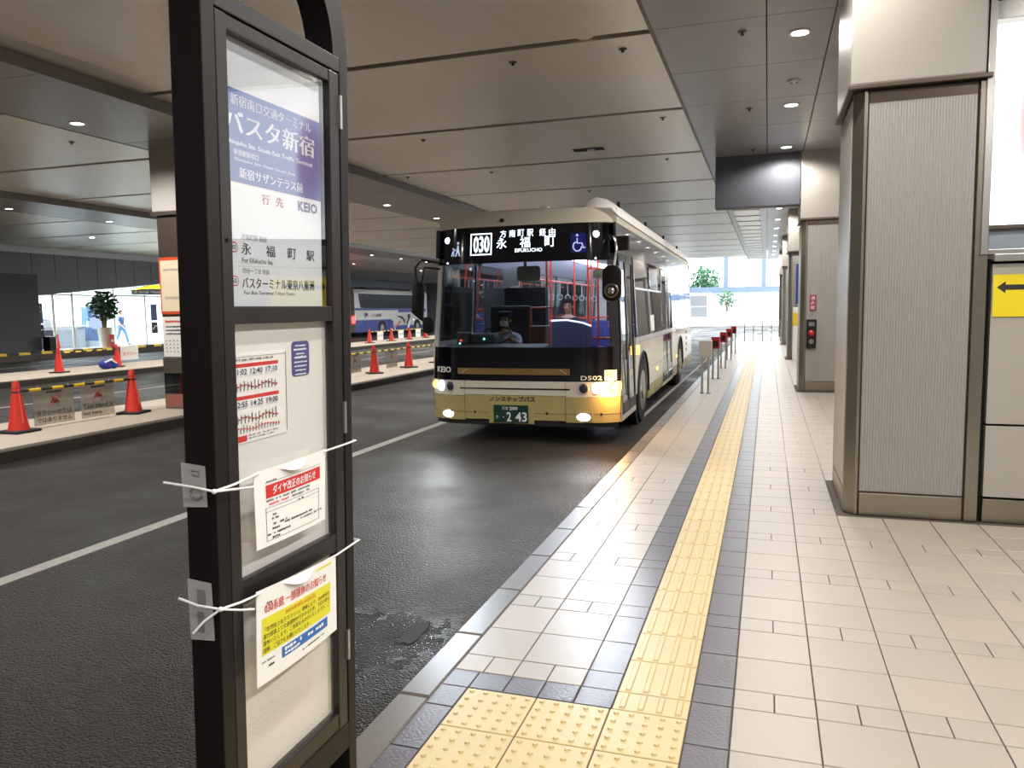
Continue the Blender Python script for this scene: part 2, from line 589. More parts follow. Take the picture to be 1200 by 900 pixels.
def lines(name, mb, parent=road, m='white_paint'):
    return mb.obj(name, M[m], parent)
for x in (-4.73, -13.9, -24.4):
    lines('lane_marking', MB().box(x - .065, x + .065, -6, 60, 0, 0.004))
mb = MB().box(-1.88, -1.82, 11.75, 30, 0, .004)  # thin pale strip on the road, parallel to the kerb
lines('pale_strip', mb)
# broken asphalt at the soaked patch
mb = MB()
rnd = random.Random(3)
ring = [(-1.775 + .055 * math.cos(a) * rnd.uniform(.7, 1.2), 3.63 + .17 * math.sin(a) * rnd.uniform(.7, 1.15)) for a in [i * math.pi / 8 for i in range(16)]]
mb.add([(x, y, .003) for x, y in ring] + [(-1.775, 3.63, .001)], [(i, (i + 1) % 16, 16) for i in range(16)])
mb.obj('asphalt_hole', M['rubber'], road)

# kerb stones
stone_me = MB().cham(-.069, .069, -.309, .309, -.12, 0, .008).mesh('kerb_stone', M['kerb'])
k = -2
y = 2.755 + .3125 - .625 * 3
while y < 46.6:
    o = D.objects.new('kerb_stone', stone_me)
    COL.objects.link(o)
    o.parent = kerb
    o.location = (-1.357, y, PZ + rnd.uniform(-.0012, .0012))
    y += .625

# ---- platform tiles: the near ones one by one, the rest joined
TH = .018
tile_mesh = {}
def tmesh(kind, w, d, m):
    key = (kind, round(w, 3), round(d, 3), m)
    if key in tile_mesh:
        return tile_mesh[key]
    g = .0028
    mb = MB()
    if kind == 'dot':
        mb.cham(-w / 2 + g, w / 2 - g, -d / 2 + g, d / 2 - g, -TH, 0, .002)
        for i in range(5):
            for j in range(5):
                x, y_ = (i - 2) * w / 5, (j - 2) * d / 5
                mb.cyl((x, y_, -.002), (x, y_, .0068), .0125, .008, 10)
    elif kind == 'bar':
        mb.cham(-w / 2 + g, w / 2 - g, -d / 2 + g, d / 2 - g, -TH, 0, .002)
        for i in range(4):
            x = (i - 1.5) * .0725
            mb.frus(x, 0, -.002, .0065, .014, d / 2 - .010, .009, d / 2 - .018)
    else:
        mb.cham(-w / 2 + g, w / 2 - g, -d / 2 + g, d / 2 - g, -TH, 0, .0018)
    tile_mesh[key] = mb.mesh(kind + '_tile', M[m])
    return tile_mesh[key]

TILES = []          # (distance, name, kind, x, y, w, d, material)
def put(name, kind, x0, x1, y0, y1, m):
    if y1 < 1.55:
        return
    TILES.append((y0 * y0 + (x0) ** 2, name, kind, (x0 + x1) / 2, (y0 + y1) / 2, x1 - x0, y1 - y0, m))

S = .31
def rows(ymin, ymax):
    """yields (y0, y1, small) of the module: one short course, then two square ones"""
    n0 = int((ymin - 3.02) / .775) - 1
    k = n0
    while True:
        b = 3.02 + .775 * k
        if b > ymax:
            return
        yield b, b + .155, True
        yield b + .155, b + .465, False
        yield b + .465, b + .775, False
        k += 1
def beige_cols(cols, ymin, ymax, xlim=None, half=0):
    for y0, y1, small in rows(ymin, ymax):
        if y0 < ymin - .01:
            continue
        for i, (x0, x1) in enumerate(cols):
            if xlim and not xlim(x0, y0):
                continue
            m = 'tile' if (i + int(y0 * 7)) % 3 else 'tile_warm'
            if small:
                xm = (x0 + x1) / 2
                put('paving_tile', 'flat', x0, xm, y0, y1, m)
                put('paving_tile', 'flat', xm, x1, y0, y1, m)
            else:
                put('paving_tile', 'flat', x0, x1, y0, y1, m)
colsR = [(-.105 + S * i, -.105 + S * (i + 1)) for i in range(9)]
beige_cols(colsR, .5, 46, lambda x, y: (x < .5 or y < 6.0 or (x < 1.3 and y > 6.9 and (y - 6.19) % 8.88 > 1.05 and (y - 6.19) % 8.88 < 8.5)))
beige_cols([(-1.285, -1.02), (-1.02, -.715)], 3.0, 46)
for y0, y1, small in rows(.5, 46):
    put('slate_tile', 'flat', -.265, -.105, y0, y1, 'tile_dark')
    if y0 > 3.0:
        put('slate_tile', 'flat', -.715, -.56, y0, y1, 'tile_dark')
    if y1 < 2.9:
        put('slate_tile', 'flat', -1.285, -1.165, y0, y1, 'tile_dark')
for x0, x1 in ((-1.285, -1.165), (-1.165, -1.015), (-1.015, -.865), (-.865, -.715)):
    put('slate_tile', 'flat', x0, x1, 2.875, 3.02, 'tile_dark')
put('slate_tile', 'flat', -.715, -.56, 2.875, 3.02, 'tile_dark')
put('slate_tile', 'flat', -1.285, -1.165, 2.71, 2.875, 'tile_dark')
y = 2.875
put('guiding_tile', 'bar', -.56, -.265, y, y + .145, 'tactile')
y += .145
while y < 44:
    put('guiding_tile', 'bar', -.56, -.265, y, y + .30, 'tactile')
    y += .30
y = 2.875
while y > 1.2:
    for x0 in (-1.165, -.865, -.565):
        put('warning_tile', 'dot', x0, x0 + .30, y - .30, y, 'tactile')
    y -= .30
TILES.sort(key=lambda t: t[0])
quota = dict(paving_tile=290, slate_tile=110, guiding_tile=60, warning_tile=60)
rest = {}
for d2, name, kind, x, y, w, d, m in TILES:
    if quota[name] > 0:
        quota[name] -= 1
        o = D.objects.new(name, tmesh(kind, w, d, m))
        COL.objects.link(o)
        o.parent = floor
        o.location = (x, y, PZ + rnd.uniform(-.0002, .0002))
    else:
        mb = rest.setdefault((name, m), MB())
        g = .0025
        mb.add([(x - w / 2 + g, y - d / 2 + g, PZ), (x + w / 2 - g, y - d / 2 + g, PZ), (x + w / 2 - g, y + d / 2 - g, PZ), (x - w / 2 + g, y + d / 2 - g, PZ),
                (x - w / 2, y - d / 2, PZ - .006), (x + w / 2, y - d / 2, PZ - .006), (x + w / 2, y + d / 2, PZ - .006), (x - w / 2, y + d / 2, PZ - .006)],
               [(0, 1, 2, 3), (4, 5, 1, 0), (5, 6, 2, 1), (6, 7, 3, 2), (7, 4, 0, 3)])
        if kind == 'bar' and y < 24:
            for i in range(4):
                mb.frus(x + (i - 1.5) * .0725, y, PZ - .001, PZ + .005, .014, d / 2 - .012, .0085, d / 2 - .020)
for (name, m), mb in rest.items():
    mb.obj('far_' + name, M[m], floor, kind='stuff')

# ---- traffic islands
def island(x0, x1, y0, y1, h=PZ, w=.16):
    o = struct('kerb', MB().cham(x0, x1, y0, y1, -.1, h - .012, .01), M['concrete'])
    y = y0
    while y < y1 - 1:
        MB().cham(x1 - w, x1 + .01, y + .004, y + 1.196, -.05, h, .015).obj('kerb_stone', M['kerb_dark'], o)
        y += 1.2
    MB().box(x0 + .05, x1 - w - .01, y0, y1, h - .02, h - .004).obj('concrete_top', M['concrete'], o)
    return o
island(-10.9, -8.56, -4, 42)
island(-20.6, -17.7, 2, 62)
sh_floor = struct('floor_shop', MB().box(-34, -27.9, 16, 42, -.1, .26), M['wall_white'])
lip = struct('kerb_shop', MB().box(-27.9, -27.55, 16, 42, -.05, .24), M['kerb_dark'])
for i in range(52):
    MB().cham(-27.86, -27.6, 16 + i * .5, 16.49 + i * .5, .23, .34, .02).obj('hazard_strip', M['bar_yellow' if i % 2 else 'bar_black'], lip)

# ------------------------------------------------------------------ structure: ceiling
CZ, SZ = 4.60, 4.45
ceiling = struct('ceiling', MB().box(-64, -9.0, -14, 70, 4.95, 5.1).box(-9.0, 9.0, -14, 48, 4.95, 5.1), M['seam'])
seamsY = [8.46 + 3.33 * k for k in range(-6, 19)]
def panel(x0, x1, y0, y1, z, m, name='ceiling_panel', h=.05, g=.0):
    return MB().cham(x0 + g, x1 - g, -y1 + g, -y0 - g, -z, -z + h, .004)
def ceil_panel(x0, x1, y0, y1, z, m, name, g):
    mb = MB()
    c = .006
    # bevelled underside, folded edges going up
    mb.add([(x0 + g, y0 + g, z + .06), (x1 - g, y0 + g, z + .06), (x1 - g, y1 - g, z + .06), (x0 + g, y1 - g, z + .06),
            (x0 + g, y0 + g, z + c), (x1 - g, y0 + g, z + c), (x1 - g, y1 - g, z + c), (x0 + g, y1 - g, z + c),
            (x0 + g + c, y0 + g + c, z), (x1 - g - c, y0 + g + c, z), (x1 - g - c, y1 - g - c, z), (x0 + g + c, y1 - g - c, z)],
           [(0, 1, 2, 3), (11, 10, 9, 8)] + [(i, i + 4, (i + 1) % 4 + 4, (i + 1) % 4) for i in range(4)] + [(i + 4, i + 8, (i + 1) % 4 + 8, (i + 1) % 4 + 4) for i in range(4)])
    return mb.obj(name, M[m], ceiling)
for a, b in zip(seamsY[:-1], seamsY[1:]):
    wide = .07
    if b <= 48.5 or True:
        if a < 48:
            ceil_panel(-7.82, -1.13, a + wide, min(b, 48) - wide, CZ, 'beige_panel', 'beige_ceiling_panel', 0)
        ceil_panel(-16.62, -9.80, a + wide, b - wide, CZ, 'beige_panel', 'beige_ceiling_panel', 0)
        ceil_panel(-28.6, -18.62, a + wide, b - wide, CZ, 'beige_panel', 'beige_ceiling_panel', 0)
for x0, x1 in ((-9.80, -7.82), (-18.62, -16.62)):
    y = -12.0
    while y < 66:
        ceil_panel(x0, x1, y, y + 3.15, SZ, 'soffit_panel', 'soffit_panel', .004)
        y += 3.15
y = 7.99 - 1.56 * 13
while y < 47:
    if not (14.6 < y < 14.9):
        for x0, x1 in ((-1.13, -.05), (-.05, .565), (.565, 2.6), (2.6, 4.6)):
            if y > 17.5 and x0 < -1:
                ceil_panel(x0, -1.0, y, y + 1.56, SZ, 'grey_panel', 'grey_ceiling_panel', .004)
                ceil_panel(-.26, -.05, y, y + 1.56, SZ, 'grey_panel', 'grey_ceiling_panel', .004)
                ceil_panel(-1.0, -.26, y + .12, y + 1.44, SZ + .02, 'beige_panel', 'beige_ceiling_panel', 0)
            else:
                ceil_panel(x0, x1, y, y + 1.56, SZ, 'grey_panel', 'grey_ceiling_panel', .004)
    y += 1.56
edge = struct('trim_ceiling', MB().box(-1.15, -1.12, -12, 48, SZ - .012, CZ + .2), M['steel_dark'])
for x in (-7.82, -9.80, -16.62, -18.62):
    struct('trim_soffit', MB().box(x - .012, x + .012, -12, 66, SZ - .006, CZ + .1), M['soffit_panel'])
board = struct('beam_platform', MB().box(-.95, .53, 15.02, 15.32, 3.52, SZ + .1), M['board_grey'], bev=.01)

# ------------------------------------------------------------------ pillars
def pillar(Y, x0=.57, w=.88, d=1.1, zc=3.25, detailed=True, ribs=True):
    x1 = x0 + w
    o = struct('pillar', MB().box(x0 + .05, x1 - .03, Y + .03, Y + d, PZ, CZ + .2), M['steel_dark'])
    MB().box(x0 - .03, x1 - .06, Y - .03, Y + d, zc + .02, CZ + .2).obj('upper_casing', M['casing'], o, bev=.012)
    MB().box(x0 - .045, x1 - .02, Y - .045, Y + d, zc - .012, zc + .02).obj('ledge', M['steel_dark'], o, bev=.006)
    # corner post, chamfered
    ch = .07
    MB().prism([(0, ch), (ch, 0), (ch + .02, 0), (ch + .02, ch + .02), (0, ch + .02)], (x0, Y, PZ), (1, 0, 0), (0, 1, 0), (0, 0, zc - PZ - .02)).obj('corner_post', M['steel'], o, bev=.004)
    MB().box(x1 - .085, x1, Y - .004, Y + .2, PZ, zc - .02).obj('edge_post', M['steel'], o, bev=.006)
    f0, f1 = x0 + ch + .032, x1 - .10
    # ribbed front panel
    mb = MB()
    n = 36
    prof = []
    for i in range(n):
        t = (f1 - f0) / n
        for q, dy in ((0, .005), (.2, .005), (.45, 0), (.75, 0)):
            prof.append((f0 + (i + q) * t, Y + dy))
    prof.append((f1, Y + .004))
    vs = [(x, y, .335) for x, y in prof] + [(x, y, zc - .11) for x, y in prof]
    N = len(prof)
    mb.add(vs, [(i, i + 1, N + i + 1, N + i) for i in range(N - 1)])
    mb.box(f0, f1, Y + .008, Y + .03, .33, zc - .105)
    mb.obj('ribbed_panel', M['ribbed'], o)
    MB().box(f0, f1, Y + .012, Y + .03, zc - .105, zc - .02).obj('head_panel', M['steel_dark'], o)
    MB().box(f0, f1, Y, Y + .03, PZ, .318).obj('kick_plate', M['steel'], o, bev=.003)
    # side panel facing the road
    MB().box(x0 - .004, x0 + .04, Y + ch + .035, Y + d - .06, .335, zc - .05).obj('side_panel', M['cream'], o, bev=.004)
    MB().box(x0 - .004, x0 + .04, Y + ch + .03, Y + d - .06, PZ, .32).obj('side_kick_plate', M['steel'], o, bev=.003)
    MB().box(x0 + .002, x0 + .05, Y + d - .055, Y + d, PZ, zc - .02).obj('rear_post', M['steel'], o)
    return o
P1 = pillar(6.19)
P2 = pillar(15.07)
P3 = pillar(23.95)
P4 = pillar(32.8)
P5 = pillar(41.7)
# island pillars
def island_pillar(x0, x1, y):
    o = struct('pillar_island', MB().box(x0, x1, y, y + .9, PZ, 3.36), M['steel_dark'], bev=.03)
    MB().box(x0 - .04, x1 + .04, y - .04, y + .94, 3.42, CZ + .1).obj('upper_casing', M['cream'], o, bev=.02)
    MB().box(x0 - .06, x1 + .06, y - .06, y + .96, 3.36, 3.42).obj('ledge', M['steel_dark'], o)
    MB().box(x0 + .08, x1 - .08, y - .015, y + .01, .4, 3.3).obj('face_panel', M['steel_dark'], o, bev=.004)
    return o
island_pillar(-9.68, -8.85, 10.55)
island_pillar(-9.68, -8.85, 28.4)
island_pillar(-18.6, -17.8, 44.0)

# ------------------------------------------------------------------ wall beside the pillar, with the lit window
wr = struct('wall_right', MB().box(1.47, 7.0, 6.26, 6.4, PZ, 2.02).box(1.47, 7.0, 6.26, 6.4, 3.78, CZ + .2), M['seam'])
y0 = 6.185
xs = [1.485, 2.585, 3.685, 4.785, 5.885]
for xa, xb in zip(xs[:-1], xs[1:]):
    MB().box(xa, xb - .014, y0 + .02, 6.27, PZ, .318).obj('kick_plate', M['steel'], wr, bev=.003)
    MB().box(xa, xb - .014, y0 + .02, 6.27, .334, .845).obj('wall_panel', M['cream'], wr, bev=.004)
    MB().box(xa, xb - .014, y0 + .02, 6.27, .861, 1.985).obj('wall_panel', M['cream'], wr, bev=.004)
    MB().box(xa, xb - .002, y0 - .02, 6.35, 2.0, 2.05).obj('sill_cap', M['steel_light'], wr, bev=.004)
    MB().box(xa, xb - .002, y0 + .1, 6.35, 3.76, CZ).obj('wall_panel', M['cream'], wr, bev=.004)
win = struct('window_1', MB().box(1.40, 1.445, 6.17, 6.34, 2.05, 3.9).box(1.445, 5.9, 6.19, 6.34, 2.05, 2.085).box(1.445, 5.9, 6.19, 6.34, 3.62, 3.74)
             .box(2.98, 3.02, 6.22, 6.34, 2.05, 3.74).box(4.48, 4.52, 6.22, 6.34, 2.05, 3.74), M['steel_light'], bev=.004)
MB().box(1.445, 5.9, 6.24, 6.26, 2.085, 2.24).obj('lower_panel', M['far_grey'], win)
MB().box(1.445, 5.9, 6.20, 6.25, 2.225, 2.25).obj('transom', M['steel_dark'], win)

def room_glow():
    """painted glow of the room behind, with soft red and pale blue blobs"""
    m = D.materials.new('window_room_glow')
    m.use_nodes = True
    nt = m.node_tree
    b = nt.nodes['Principled BSDF']
    tc = nt.nodes.new('ShaderNodeTexCoord')
    sep = nt.nodes.new('ShaderNodeSeparateXYZ')
    nt.links.new(tc.outputs['Object'], sep.inputs[0])
    def mth(op, a, c):
        n = nt.nodes.new('ShaderNodeMath')
        n.operation = op
        for i, v in enumerate((a, c)):
            if hasattr(v, 'links'):
                nt.links.new(v, n.inputs[i])
            else:
                n.inputs[i].default_value = v
        return n.outputs[0]
    x, z = sep.outputs[0], sep.outputs[2]
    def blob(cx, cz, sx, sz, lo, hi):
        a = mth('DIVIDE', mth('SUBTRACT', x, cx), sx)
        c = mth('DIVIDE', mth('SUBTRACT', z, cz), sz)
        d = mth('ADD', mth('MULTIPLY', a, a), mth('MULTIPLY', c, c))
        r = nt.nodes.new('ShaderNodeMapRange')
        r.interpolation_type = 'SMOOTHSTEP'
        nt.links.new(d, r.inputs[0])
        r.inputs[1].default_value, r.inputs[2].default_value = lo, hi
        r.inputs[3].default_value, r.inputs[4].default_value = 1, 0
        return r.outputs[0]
    def mix(f, a, col):
        n = nt.nodes.new('ShaderNodeMix')
        n.data_type = 'RGBA'
        nt.links.new(f, n.inputs[0])
        if hasattr(a, 'links'):
            nt.links.new(a, n.inputs[6])
        else:
            n.inputs[6].default_value = (*a, 1)
        n.inputs[7].default_value = (*col, 1)
        return n.outputs[2]
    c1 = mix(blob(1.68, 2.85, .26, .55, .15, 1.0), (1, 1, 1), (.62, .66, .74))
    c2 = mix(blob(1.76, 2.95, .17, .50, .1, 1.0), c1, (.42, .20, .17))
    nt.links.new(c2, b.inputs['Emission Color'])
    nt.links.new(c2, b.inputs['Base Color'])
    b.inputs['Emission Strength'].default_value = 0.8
    return m
MATS['window_room_glow'] = room_glow()
MB().box(1.445, 5.9, 6.30, 6.32, 2.25, 3.62).obj('glow_panel', MATS['window_room_glow'], win)  # flat painted glow in place of the bright room behind the pane
MB().box(1.445, 5.9, 6.245, 6.25, 2.25, 3.62).obj('glass', M['pane'], win)
struct('wall_rear_added', MB().box(-64, 7.1, -14.3, -14.0, -.2, 5.0), M['wall_white'])  # unseen wall behind the camera, added to shut out the sky
# closing walls on the platform side, off to the right
struct('wall_platform', MB().box(6.9, 7.1, -14, 6.4, PZ, CZ + .2), M['cream'])
struct('wall_concourse', MB().box(4.2, 4.4, 6.4, 47, PZ, CZ + .2), M['wall_white'])

# ------------------------------------------------------------------ left wall with the shop front
wl = struct('wall_left', MB().box(-29.0, -28.66, -12, 22.7, 0, 4.9).box(-29.0, -28.66, 34.6, 42, 0, 4.9).box(-34.4, -34.1, 16, 75, 0, 4.9), M['wall_dark'])
sy = [19.8, 21.3, 22.76, 24.18, 25.28, 26.40, 27.44, 28.50, 29.57, 30.65, 32.0, 33.4, 34.8]
def zb(y):
    return 2.58 + (y - 24.18) * .0965 if y >= 24.18 else 3.45
for a, b in zip(sy[:-1], sy[1:]):
    z0, z1 = (zb(a), zb(b)) if a >= 24.1 else (3.45, 3.45)
    MB().prism([(a + .012, z0), (b - .012, z1), (b - .012, 4.6), (a + .012, 4.6)], (-28.62, 0, 0), (0, 1, 0), (0, 0, 1), (-.06, 0, 0)).obj('wall_panel', M['wall_grey'], wl)
struct('trim_wall_left', MB().box(-28.7, -28.5, -12, 42, 4.32, 4.62), M['soffit_panel'])
MB().box(-28.6, -28.35, 14, 24.17, .26, 3.45).obj('dark_sheet', M['wall_dark'], wl)
for i in range(14):
    y = 42 + i * 2.3
    MB().box(-34.08, -34.02, y, y + 2.27, 0, 4.6).obj('wall_panel', M['wall_grey'], wl)
struct('ceiling_back', MB().box(-64, -28.6, -14, 75, CZ + .02, CZ + .1), M['beige_panel'])
struct('wall_return', MB().box(-34.1, -28.7, 41.9, 42.1, 0, 4.7), M['wall_grey'])
# shop interior
struct('wall_shop', MB().box(-33.9, -33.8, 22.6, 34.8, .26, 3.6).box(-33.9, -28.7, 22.5, 22.6, .26, 3.6).box(-33.9, -28.7, 34.8, 34.9, .26, 3.6), M['wall_white'])
struct('ceiling_shop', MB().box(-33.9, -28.7, 22.5, 34.9, 3.45, 3.55), M['wall_white'])
# ------------------------------------------------------------------ far end, open to the daylight
wb = struct('wall_back', MB().box(-64, -9.0, 75, 75.3, 0, 4.9), M['wall_grey'])
fe = struct('wall_far', MB().box(-6.9, 8, 75.4, 75.6, 0, 3.0), M['wall_white'])
struct('beam_far', MB().box(-9.0, 8, 74.2, 75.2, 2.98, 3.5), M['far_slate'])
for x in (-3.9, -.55):
    struct('pillar_far', MB().box(x, x + .42, 74.5, 74.9, 3.5, 7.5), M['far_slate'])
struct('floor_far', MB().box(-9, 8, 70, 75.4, 0, .22), M['wall_white'])
w2 = struct('window_2', MB().box(-7.1, -4.9, 74.0, 74.3, .2, 2.98), M['wall_white'])
MB().box(-6.85, -5.3, 73.96, 74.0, 1.75, 2.75).obj('pane', M['wall_grey'], w2)
MB().box(-6.85, -5.3, 73.96, 74.0, .75, 1.68).obj('pane', M['wall_grey'], w2)

# ------------------------------------------------------------------ ceiling fixtures
ORD = ['first', 'second', 'third', 'fourth', 'fifth', 'sixth', 'seventh', 'eighth', 'ninth', 'tenth', 'eleventh', 'twelfth', 'thirteenth', 'fourteenth', 'fifteenth', 'sixteenth', 'seventeenth', 'eighteenth', 'nineteenth', 'twentieth']
def make_downlight(name, watts, angle=162, col=(1, .965, .92), r=.085):
    t = thing(name, 'x', 'ceiling light')
    MB().lathe([(r + .03, 0), (r + .028, -.008), (r, -.010), (r - .006, .02), (r - .006, .05), (r + .03, .05)]).obj('trim_ring', M['steel_light'], t, smooth=True)
    MB().lathe([(r - .006, -.004), (r * .6, -.009), (.004, -.011), (.004, 0), (r - .006, 0)]).obj('lens', M['downlight'], t, smooth=True)
    ld = D.lights.new(name + '_glow', 'SPOT')
    ld.energy = watts
    ld.color = col
    ld.spot_size = R_(angle)
    ld.spot_blend = .45
    ld.shadow_soft_size = .07
    lo = D.objects.new(name + '_glow', ld)
    COL.objects.link(lo)
    lo.parent = t
    lo.location = (0, 0, -.03)
    return t
pl = make_downlight('platform_downlight', DOWN_W)
first = True
for k in range(-6, 13):
    y = 8.58 + 2.97 * k
    if 14.2 < y < 14.9 and False:
        continue
    if k < 0:
        lab = f'round downlight in grey platform ceiling before the ribbed pillar, {ORD[-k - 1]} back from it'
    elif k <= 2:
        lab = f'bright round downlight in grey platform ceiling, {ORD[k]} from the cream ribbed pillar'
    else:
        lab = f'small glaring downlight beyond the dark ceiling board, {ORD[k - 3]} in its line'
    o = pl if first else copy_tree(pl)
    first = False
    o.location = (.27, y, SZ)
    o['label'] = lab
    o['group'] = 'platform downlights behind the sign' if k < 0 else 'platform downlights'
cd_ = make_downlight('concourse_fill_light', 190.0, angle=162)  # unseen row added as fill for the pillar front and the wall
for k in range(5):
    o = cd_ if k == 0 else copy_tree(cd_)
    o.location = (2.7, 4.0 - 3.0 * k, SZ)
    o['label'] = f'added fill downlight over the tiled concourse, {ORD[k]} out from the wall with the arrow sign'
    o['group'] = 'added concourse fill downlights'
pd_ = make_downlight('unseen_passage_light', 125.0, angle=162)  # unseen row put in to brighten the second pillar
for k, y in enumerate((9.2, 12.2, 18.5, 21.5, 27.5, 30.5)):
    o = pd_ if k == 0 else copy_tree(pd_)
    o.location = (1.9, y, SZ)
    o['label'] = f'unseen downlight in the passage behind the ribbed pillar, {ORD[k]} from it'
    o['group'] = 'unseen passage downlights'
so = make_downlight('island_downlight', SOFFIT_W, col=(1, .97, .94))
first = True
for x, y0, n, nm in ((-9.35, 8.79 - 3.15 * 4, 16, 'first island'), (-18.2, 14.86 - 3.15 * 4, 16, 'second island')):
    for k in range(n):
        o = so if first else copy_tree(so)
        first = False
        o.location = (x, y0 + 3.15 * k, SZ)
        j = k - 4
        o['label'] = (f'round downlight in the dark soffit over the {nm}, {ORD[j]} in its line' if j >= 0 else f'round downlight in the dark soffit over the {nm}, {ORD[-j - 1]} back behind the sign')
        o['group'] = f'soffit downlights over the {nm}'
# wide-spaced lamps over the coach lanes further in
la = make_downlight('lane_downlight', 150.0, r=.10)
first = True
for x in (-23.6,):
    for k in range(5):
        o = la if first else copy_tree(la)
        first = False
        o.location = (x, 13 + 9.5 * k, CZ)
        o['label'] = f'round downlight in beige ceiling over the coach lane, {ORD[k]} from the shop'
        o['group'] = 'downlights over the coach lane'

def make_sprinkler():
    t = thing('sprinkler', 'x', 'sprinkler')
    MB().lathe([(.048, 0), (.045, -.008), (.02, -.011), (.02, 0)]).obj('plate', M['steel_dark'], t, smooth=True)
    mb = MB().cyl((0, 0, -.008), (0, 0, -.03), .012, .010, 10)
    mb.lathe([(.022, -.03), (.022, -.034), (.004, -.036)], n=12)
    mb.obj('nozzle', M['rubber'], t)
    return t
sp = make_sprinkler()
spots = [(-2.87, 8.9, CZ, 'beige panel after the first dark ceiling slot'), (-5.56, 12.25, CZ, 'beige panel near the sign after the second slot'),
         (-5.54, 15.6, CZ, 'beige panel near the sign after the third slot'), (-7.4, 15.45, CZ, 'beige panel edge by the dark soffit'),
         (-1.58, 8.9, CZ, 'beige panel corner by the grey platform ceiling'), (-1.56, 12.25, CZ, 'second beige panel by the grey platform ceiling'),
         (-1.9, 15.6, CZ, 'third beige panel over the bus roof'), (-4.2, 19.0, CZ, 'beige panel beyond the bus front'),
         (-.28, 8.35, SZ, 'grey panel beside the first platform downlight'), (-.28, 11.53, SZ, 'grey panel beside the second platform downlight'), (-.28, 14.5, SZ, 'grey panel beside the third platform downlight'),
         (-11.0, 10.2, CZ, 'beige panel beyond the first dark soffit'), (-8.6, 13.3, SZ, 'dark soffit behind the bus stop sign')]
for i, (x, y, z, wh) in enumerate(spots):
    o = sp if i == 0 else copy_tree(sp)
    o.location = (x, y, z)
    o['label'] = 'dark sprinkler head in the ' + wh
    o['group'] = 'ceiling sprinklers'
# slot lamp and recessed box lamp
t = thing('slot_lamp', 'pale oval lamp set in the first dark ceiling slot', 'ceiling light', (-1.91, 8.46, CZ + .035))
MB().ball((0, 0, 0), .10, .055, .03).obj('bulb', M['paper'], t, smooth=True)
MB().box(-.13, .13, -.06, .06, .02, .06).obj('housing', M['steel'], t)
t = thing('box_lamp', 'dark rectangular recessed lamp box in beige ceiling above the bus', 'ceiling light', (-3.13, 14.12, CZ))
MB().box(-.28, .28, -.11, .11, -.012, .02).obj('housing', M['seam'], t, bev=.004)
MB().cyl((.04, 0, -.006), (.04, 0, -.03), .07, .06, 14).obj('lamp', M['steel_light'], t)
t = thing('smoke_detector', 'small perforated detector between two platform downlights', 'detector', (.27, 10.33, SZ))
MB().lathe([(.08, 0), (.078, -.015), (.05, -.03), (.004, -.032)]).obj('body', M['steel_light'], t, smooth=True)
for s in (-1, 1):
    MB().cyl((.03 * s, 0, -.028), (.03 * s, 0, -.036), .014, .014, 10).obj('port', M['rubber'], t)

# ------------------------------------------------------------------ bus stop sign
SX, SY, SB = -1.19, 1.683, PZ
sign = thing('bus_stop_sign', 'tall dark framed bus stop sign with arched top at the kerb', 'bus stop sign', (SX, SY, SB))
sign.rotation_euler = (0, R_(1.4), 0)
def sp_(X, Y, Z):       # world to sign coordinates (before the slight lean)
    return (X - SX - .030, Y - SY, Z - SB)
def sbox(x0, x1, y0, y1, z0, z1, name, m, parent=sign, bev=.003):
    a, b = sp_(x0, y0, z0), sp_(x1, y1, z1)
    return MB().box(a[0], b[0], a[1], b[1], a[2], b[2]).obj(name, M[m], parent, bev=bev)
XF, XB = -1.150, -1.232
# outer posts and arch
for ya, yb, nm in ((1.386, 1.428, 'post'), (1.938, 1.980, 'post')):
    sbox(XB, XF, ya, yb, PZ + .05, 2.415, nm, 'black')
def arch():
    mb = MB()
    n = 24
    ro, ri, c = .297, .222, 1.683
    vs, fs = [], []
    a0, a1 = sp_(XB, c, 2.415), sp_(XF, c, 2.415)
    for i in range(n + 1):
        t = math.pi * i / n
        for r in (ro, ri):
            for x in (a0[0], a1[0]):
                vs.append((x, a0[1] + r * math.cos(t), a0[2] + r * 1.02 * math.sin(t)))
    for i in range(n):
        k = i * 4
        for a, b in ((0, 1), (1, 3), (3, 2), (2, 0)):
            fs.append((k + a, k + b, k + b + 4, k + a + 4))
    fs += [(0, 1, 3, 2), (n * 4, n * 4 + 2, n * 4 + 3, n * 4 + 1)]
    return mb.add(vs, fs).obj('arch', M['black'], sign, smooth=True)
arch()
sbox(XB, XF, 1.428, 1.938, 2.375, 2.415, 'top_rail', 'black2')
sbox(XB, XF, 1.428, 1.938, .42, .50, 'foot_rail', 'black')
a = sp_(-1.19, 1.683, PZ)
MB().cham(a[0] - .16, a[0] + .16, a[1] - .33, a[1] + .33, 0, .05, .01).obj('base_plate', M['black'], sign)
# door frame in front: stiles and rails
sbox(XF - .03, XF - .002, 1.432, 1.470, .50, 2.372, 'door_stile', 'black2')
sbox(XF - .03, XF - .002, 1.888, 1.935, .50, 2.372, 'door_stile', 'black2')
for z0, z1, nm in ((2.340, 2.372, 'door_rail'), (1.697, 1.738, 'door_rail'), (1.040, 1.092, 'door_rail'), (.50, .55, 'door_rail')):
    sbox(XF - .028, XF - .004, 1.470, 1.888, z0, z1, nm, 'black2')
for zc in (2.27, 1.42, .74):
    sbox(XF - .004, XF + .004, 1.933, 1.943, zc - .045, zc + .045, 'hinge', 'steel_light', bev=0)
sbox(XF - .002, XF + .003, 1.448, 1.456, 1.88, 1.888, 'lock', 'rubber', bev=0)
